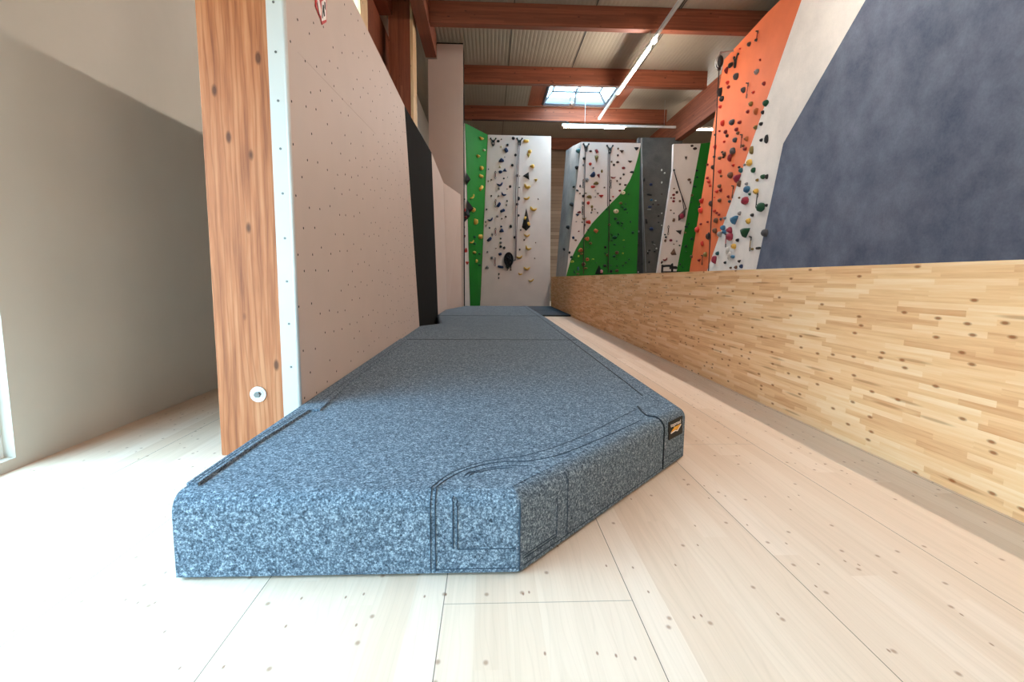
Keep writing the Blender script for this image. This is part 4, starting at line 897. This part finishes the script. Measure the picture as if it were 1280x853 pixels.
# rope coil on the white wall
c = WA.at(636, 326, .06); r, up = frame(WA.n)
q = empty('rope_coil', c, 'black coiled rope hanging low on the tall white wall', 'rope')
b = MB(); rc = random.Random(5)
for k in range(10):
    sx = .022+.0145*k; sy = .10+.016*k; ox = rc.uniform(-.015, .015); dz = rc.uniform(-.01, .05)
    b.tube([c+r*(ox+sx*math.cos(t))+up*(.04+sy*math.sin(t))+WA.n*dz for t in np.linspace(0, 2*math.pi, 22)[:-1]], .017, 6, 0, True)
b.build('coil', 'rope_black', q, True)
b = MB()
for k in range(7):
    x = -.1+.03*k; b.tube(catmull([c+r*x*.6-up*.08+WA.n*.02, c+r*x-up*.2+WA.n*.01, c+r*(x+rc.uniform(-.04, .04))-up*rc.uniform(.27, .36)], 4), .013, 5)
b.build('loose_end', 'rope_black', q, True)
b = MB(); b.tube(catmull([c+r*.12+up*.06, c+r*.19+up*.0, c+r*.24+up*.08], 5), .012, 5); b.tube([c+up*.14-r*.1+WA.n*.07, c-up*.02+r*.12+WA.n*.07], .03, 6); b.build('wrap', 'rope_black', q, True)

# belay device and its tape on the orange wall
dv = onx(899.3, 77.5, XO-.32); q = empty('auto_belay', dv, 'round black and silver belay device at the top of the orange wall', 'belay device')
b = MB(); b.ball(dv, (.085, .13, .155), 16, 9); b.build('housing', 'black', q, True)
b = MB()
for s_ in (-.045, .035): b.tube([dv+np.array([-.085*math.cos(t)*.96-.004, s_*1.1-.02*math.sin(t), .14*math.sin(t)]) for t in np.linspace(-1.2, 1.2, 9)], .014, 6)
b.build('silver_band', 'metal', q, True)
b = MB(); b.tube([dv+np.array([0, 0, .14]), dv+np.array([.02, 0, .24])], .03, 8); b.tube([dv+np.array([.02, 0, .22]), dv+np.array([.34, -.05, .25])], .02, 6); b.build('bracket', 'metal', q)
b = MB(); b.box(dv[0]-.03, dv[0]+.03, dv[1]-.03, dv[1]+.03, dv[2]-.2, dv[2]-.13); b.build('tape_outlet', 'darkmetal', q)
b = MB(); b.tube([dv-np.array([0, 0, .16]), (dv[0], dv[1], .01)], .014, 6); tag(b.build('climbing_rope', 'rope_dark'), 'long dark tape hanging from the belay device down the orange wall', 'rope', 'climbing ropes')
b = MB(); p_ = np.array([dv[0]-.046, dv[1], onx(886, 295, XO-.32)[2]]); b.ball(p_, (.03, .035, .09), 8, 6); tag(b.build('rope_clip', 'darkmetal', None, True), 'dark clip on the long tape before the orange wall', 'clip')

# black tubular frame behind the barrier
fy = 16.4; q = empty('equipment_stand', ony(836, 338, fy), 'low black tubular stand just showing above the barrier', 'stand')
L0, L1 = ony(828, 333, fy), ony(838.5, 332.5, fy); R1 = ony(845, 334, fy)
b = MB(); b.tube(catmull([low(L0), L0-np.array([0, 0, .08]), L0+np.array([.03, 0, 0]), L1, L1+np.array([.05, 0, -.06]), low(L1)+np.array([.05, 0, 0])], 5), .035, 8); b.build('tube_frame', 'black', q, True)
b = MB(); b.box(L1[0]+.0, R1[0]-.04, fy-.1, fy+.12, L1[2]-.10, L1[2]-.01); b.ball(R1+np.array([0, 0, -.02]), (.05, .05, .05), 10, 6); b.build('padded_end', 'black', q)
b = MB(); b.box(L1[0]-.2, L1[0]+.3, fy-.08, fy+.1, .6, L1[2]-.17); b.build('crossbar', 'black', q)

# ------------------------------------------------------------------ lights and services on the ceiling
ZL = 6.4; XL = 3.72
tr = empty('light_track', (XL, 8, ZL), 'long lighting track running down the hall towards the far walls', 'light', 'lighting tracks')
box('rail', XL-.03, XL+.03, -4.0, 18.25, ZL, ZL+.07, 'light_body', tr)
for y0, y1 in ((12.66, 15.65), (6.2, 9.2), (1.8, 4.8), (-2.8, .2)):
    d_ = box('diffuser', XL-.021, XL+.021, y0, y1, ZL-.055, ZL-.001, 'led', tr)
box('spot_head', XL-.04, XL+.04, 12.25, 12.42, ZL-.05, ZL-.001, 'led', tr)
for yy in (-1.9, 1.7, 5.4, 9.1, 12.66, 16.16):
    b = MB(); b.tube([(XL, yy, ZL+.07), (XL, yy, 6.731)], .006, 5); b.build('hanger', 'metal', tr)
YL = 18.62; ZL2 = 6.28
t2_ = empty('light_track', (5, YL, ZL2), 'lighting track running across the hall above the tower', 'light', 'lighting tracks')
xq = lambda u: ony(u, 160, YL)[0]
box('rail', xq(702.5), 8.4, YL-.03, YL+.03, ZL2, ZL2+.07, 'light_body', t2_)
box('diffuser', xq(705), xq(780), YL-.035, YL+.035, ZL2-.045, ZL2-.001, 'led', t2_)
box('diffuser', xq(870), xq(905), YL-.035, YL+.035, ZL2-.045, ZL2-.001, 'led', t2_)
box('spot_head', xq(860), xq(863.5), YL-.04, YL+.04, ZL2-.05, ZL2-.001, 'led', t2_)
for u in (731, 830):
    b = MB(); b.tube([(xq(u), YL, ZL2+.07), (xq(u), YL, ZC)], .008, 5); b.build('hanger', 'metal', t2_)
b = MB()
for dx in (0, .05): b.tube([(4.33+dx, 9.2, ZC-.02), (4.33+dx, 16.06, ZC-.02)], .012, 5)
tag(b.build('ceiling_cable', 'darkmetal'), 'pair of dark cables fixed under the ceiling beside the lighting track', 'cable')
b = MB(); b.tube([ony(590, 150, 19.598), ony(706, 152.2, 19.598)], .018, 6); b.tube([ony(706, 152, 19.585), ony(711, 154, 19.585)], .03, 6); 
tag(b.build('conduit', 'darkmetal'), 'thin dark conduit along the ceiling beam below the skylight', 'cable rail')  # a conduit: thin rod running along the beam

# ------------------------------------------------------------------ daylight
wd = bpy.data.worlds.new('sky'); SC.world = wd; wd.use_nodes = True
t = wd.node_tree; bg = t.nodes['Background']
tc = t.nodes.new('ShaderNodeTexCoord'); sx_ = t.nodes.new('ShaderNodeSeparateXYZ'); t.links.new(tc.outputs['Generated'], sx_.inputs[0])
rp = t.nodes.new('ShaderNodeValToRGB'); t.links.new(sx_.outputs[2], rp.inputs[0])
e = rp.color_ramp.elements; e[0].position = .0; e[0].color = (.30, .36, .36, 1); e[1].position = .06; e[1].color = (.46, .765, .98, 1)
e2 = e.new(1.0); e2.color = (.75, 1.25, 1.6, 1)
t.links.new(rp.outputs[0], bg.inputs[0]); bg.inputs[1].default_value = 10.5
def portal(loc, rot, sx, sy):
    l = bpy.data.lights.new('daylight', 'AREA'); l.shape = 'RECTANGLE'; l.size = sx; l.size_y = sy; l.cycles.is_portal = True
    o = bpy.data.objects.new('daylight', l); COL.objects.link(o); o.location = loc; o.rotation_euler = rot
portal((XW-.2, (W1[0]+W1[1])/2, (W1[2]+W1[3])/2), (math.pi/2, 0, -math.pi/2), W1[1]-W1[0], W1[3]-W1[2])
portal((XW-.2, (W2[0]+W2[1])/2, (W2[2]+W2[3])/2), (math.pi/2, 0, -math.pi/2), W2[1]-W2[0], W2[3]-W2[2])
portal(((SX0+SX1)/2, (SY0+SY1)/2, 7.9), (0, 0, 0), 2.3, 3.0)

vs = SC.view_settings; vs.view_transform = 'Standard'; vs.look = 'None'; vs.gamma = 1; vs.use_curve_mapping = False; vs.exposure = 0.3
cy = SC.cycles; cy.use_denoising = True; cy.max_bounces = 10; cy.diffuse_bounces = 6; cy.sample_clamp_indirect = 6.0; cy.caustics_reflective = False; cy.caustics_refractive = False
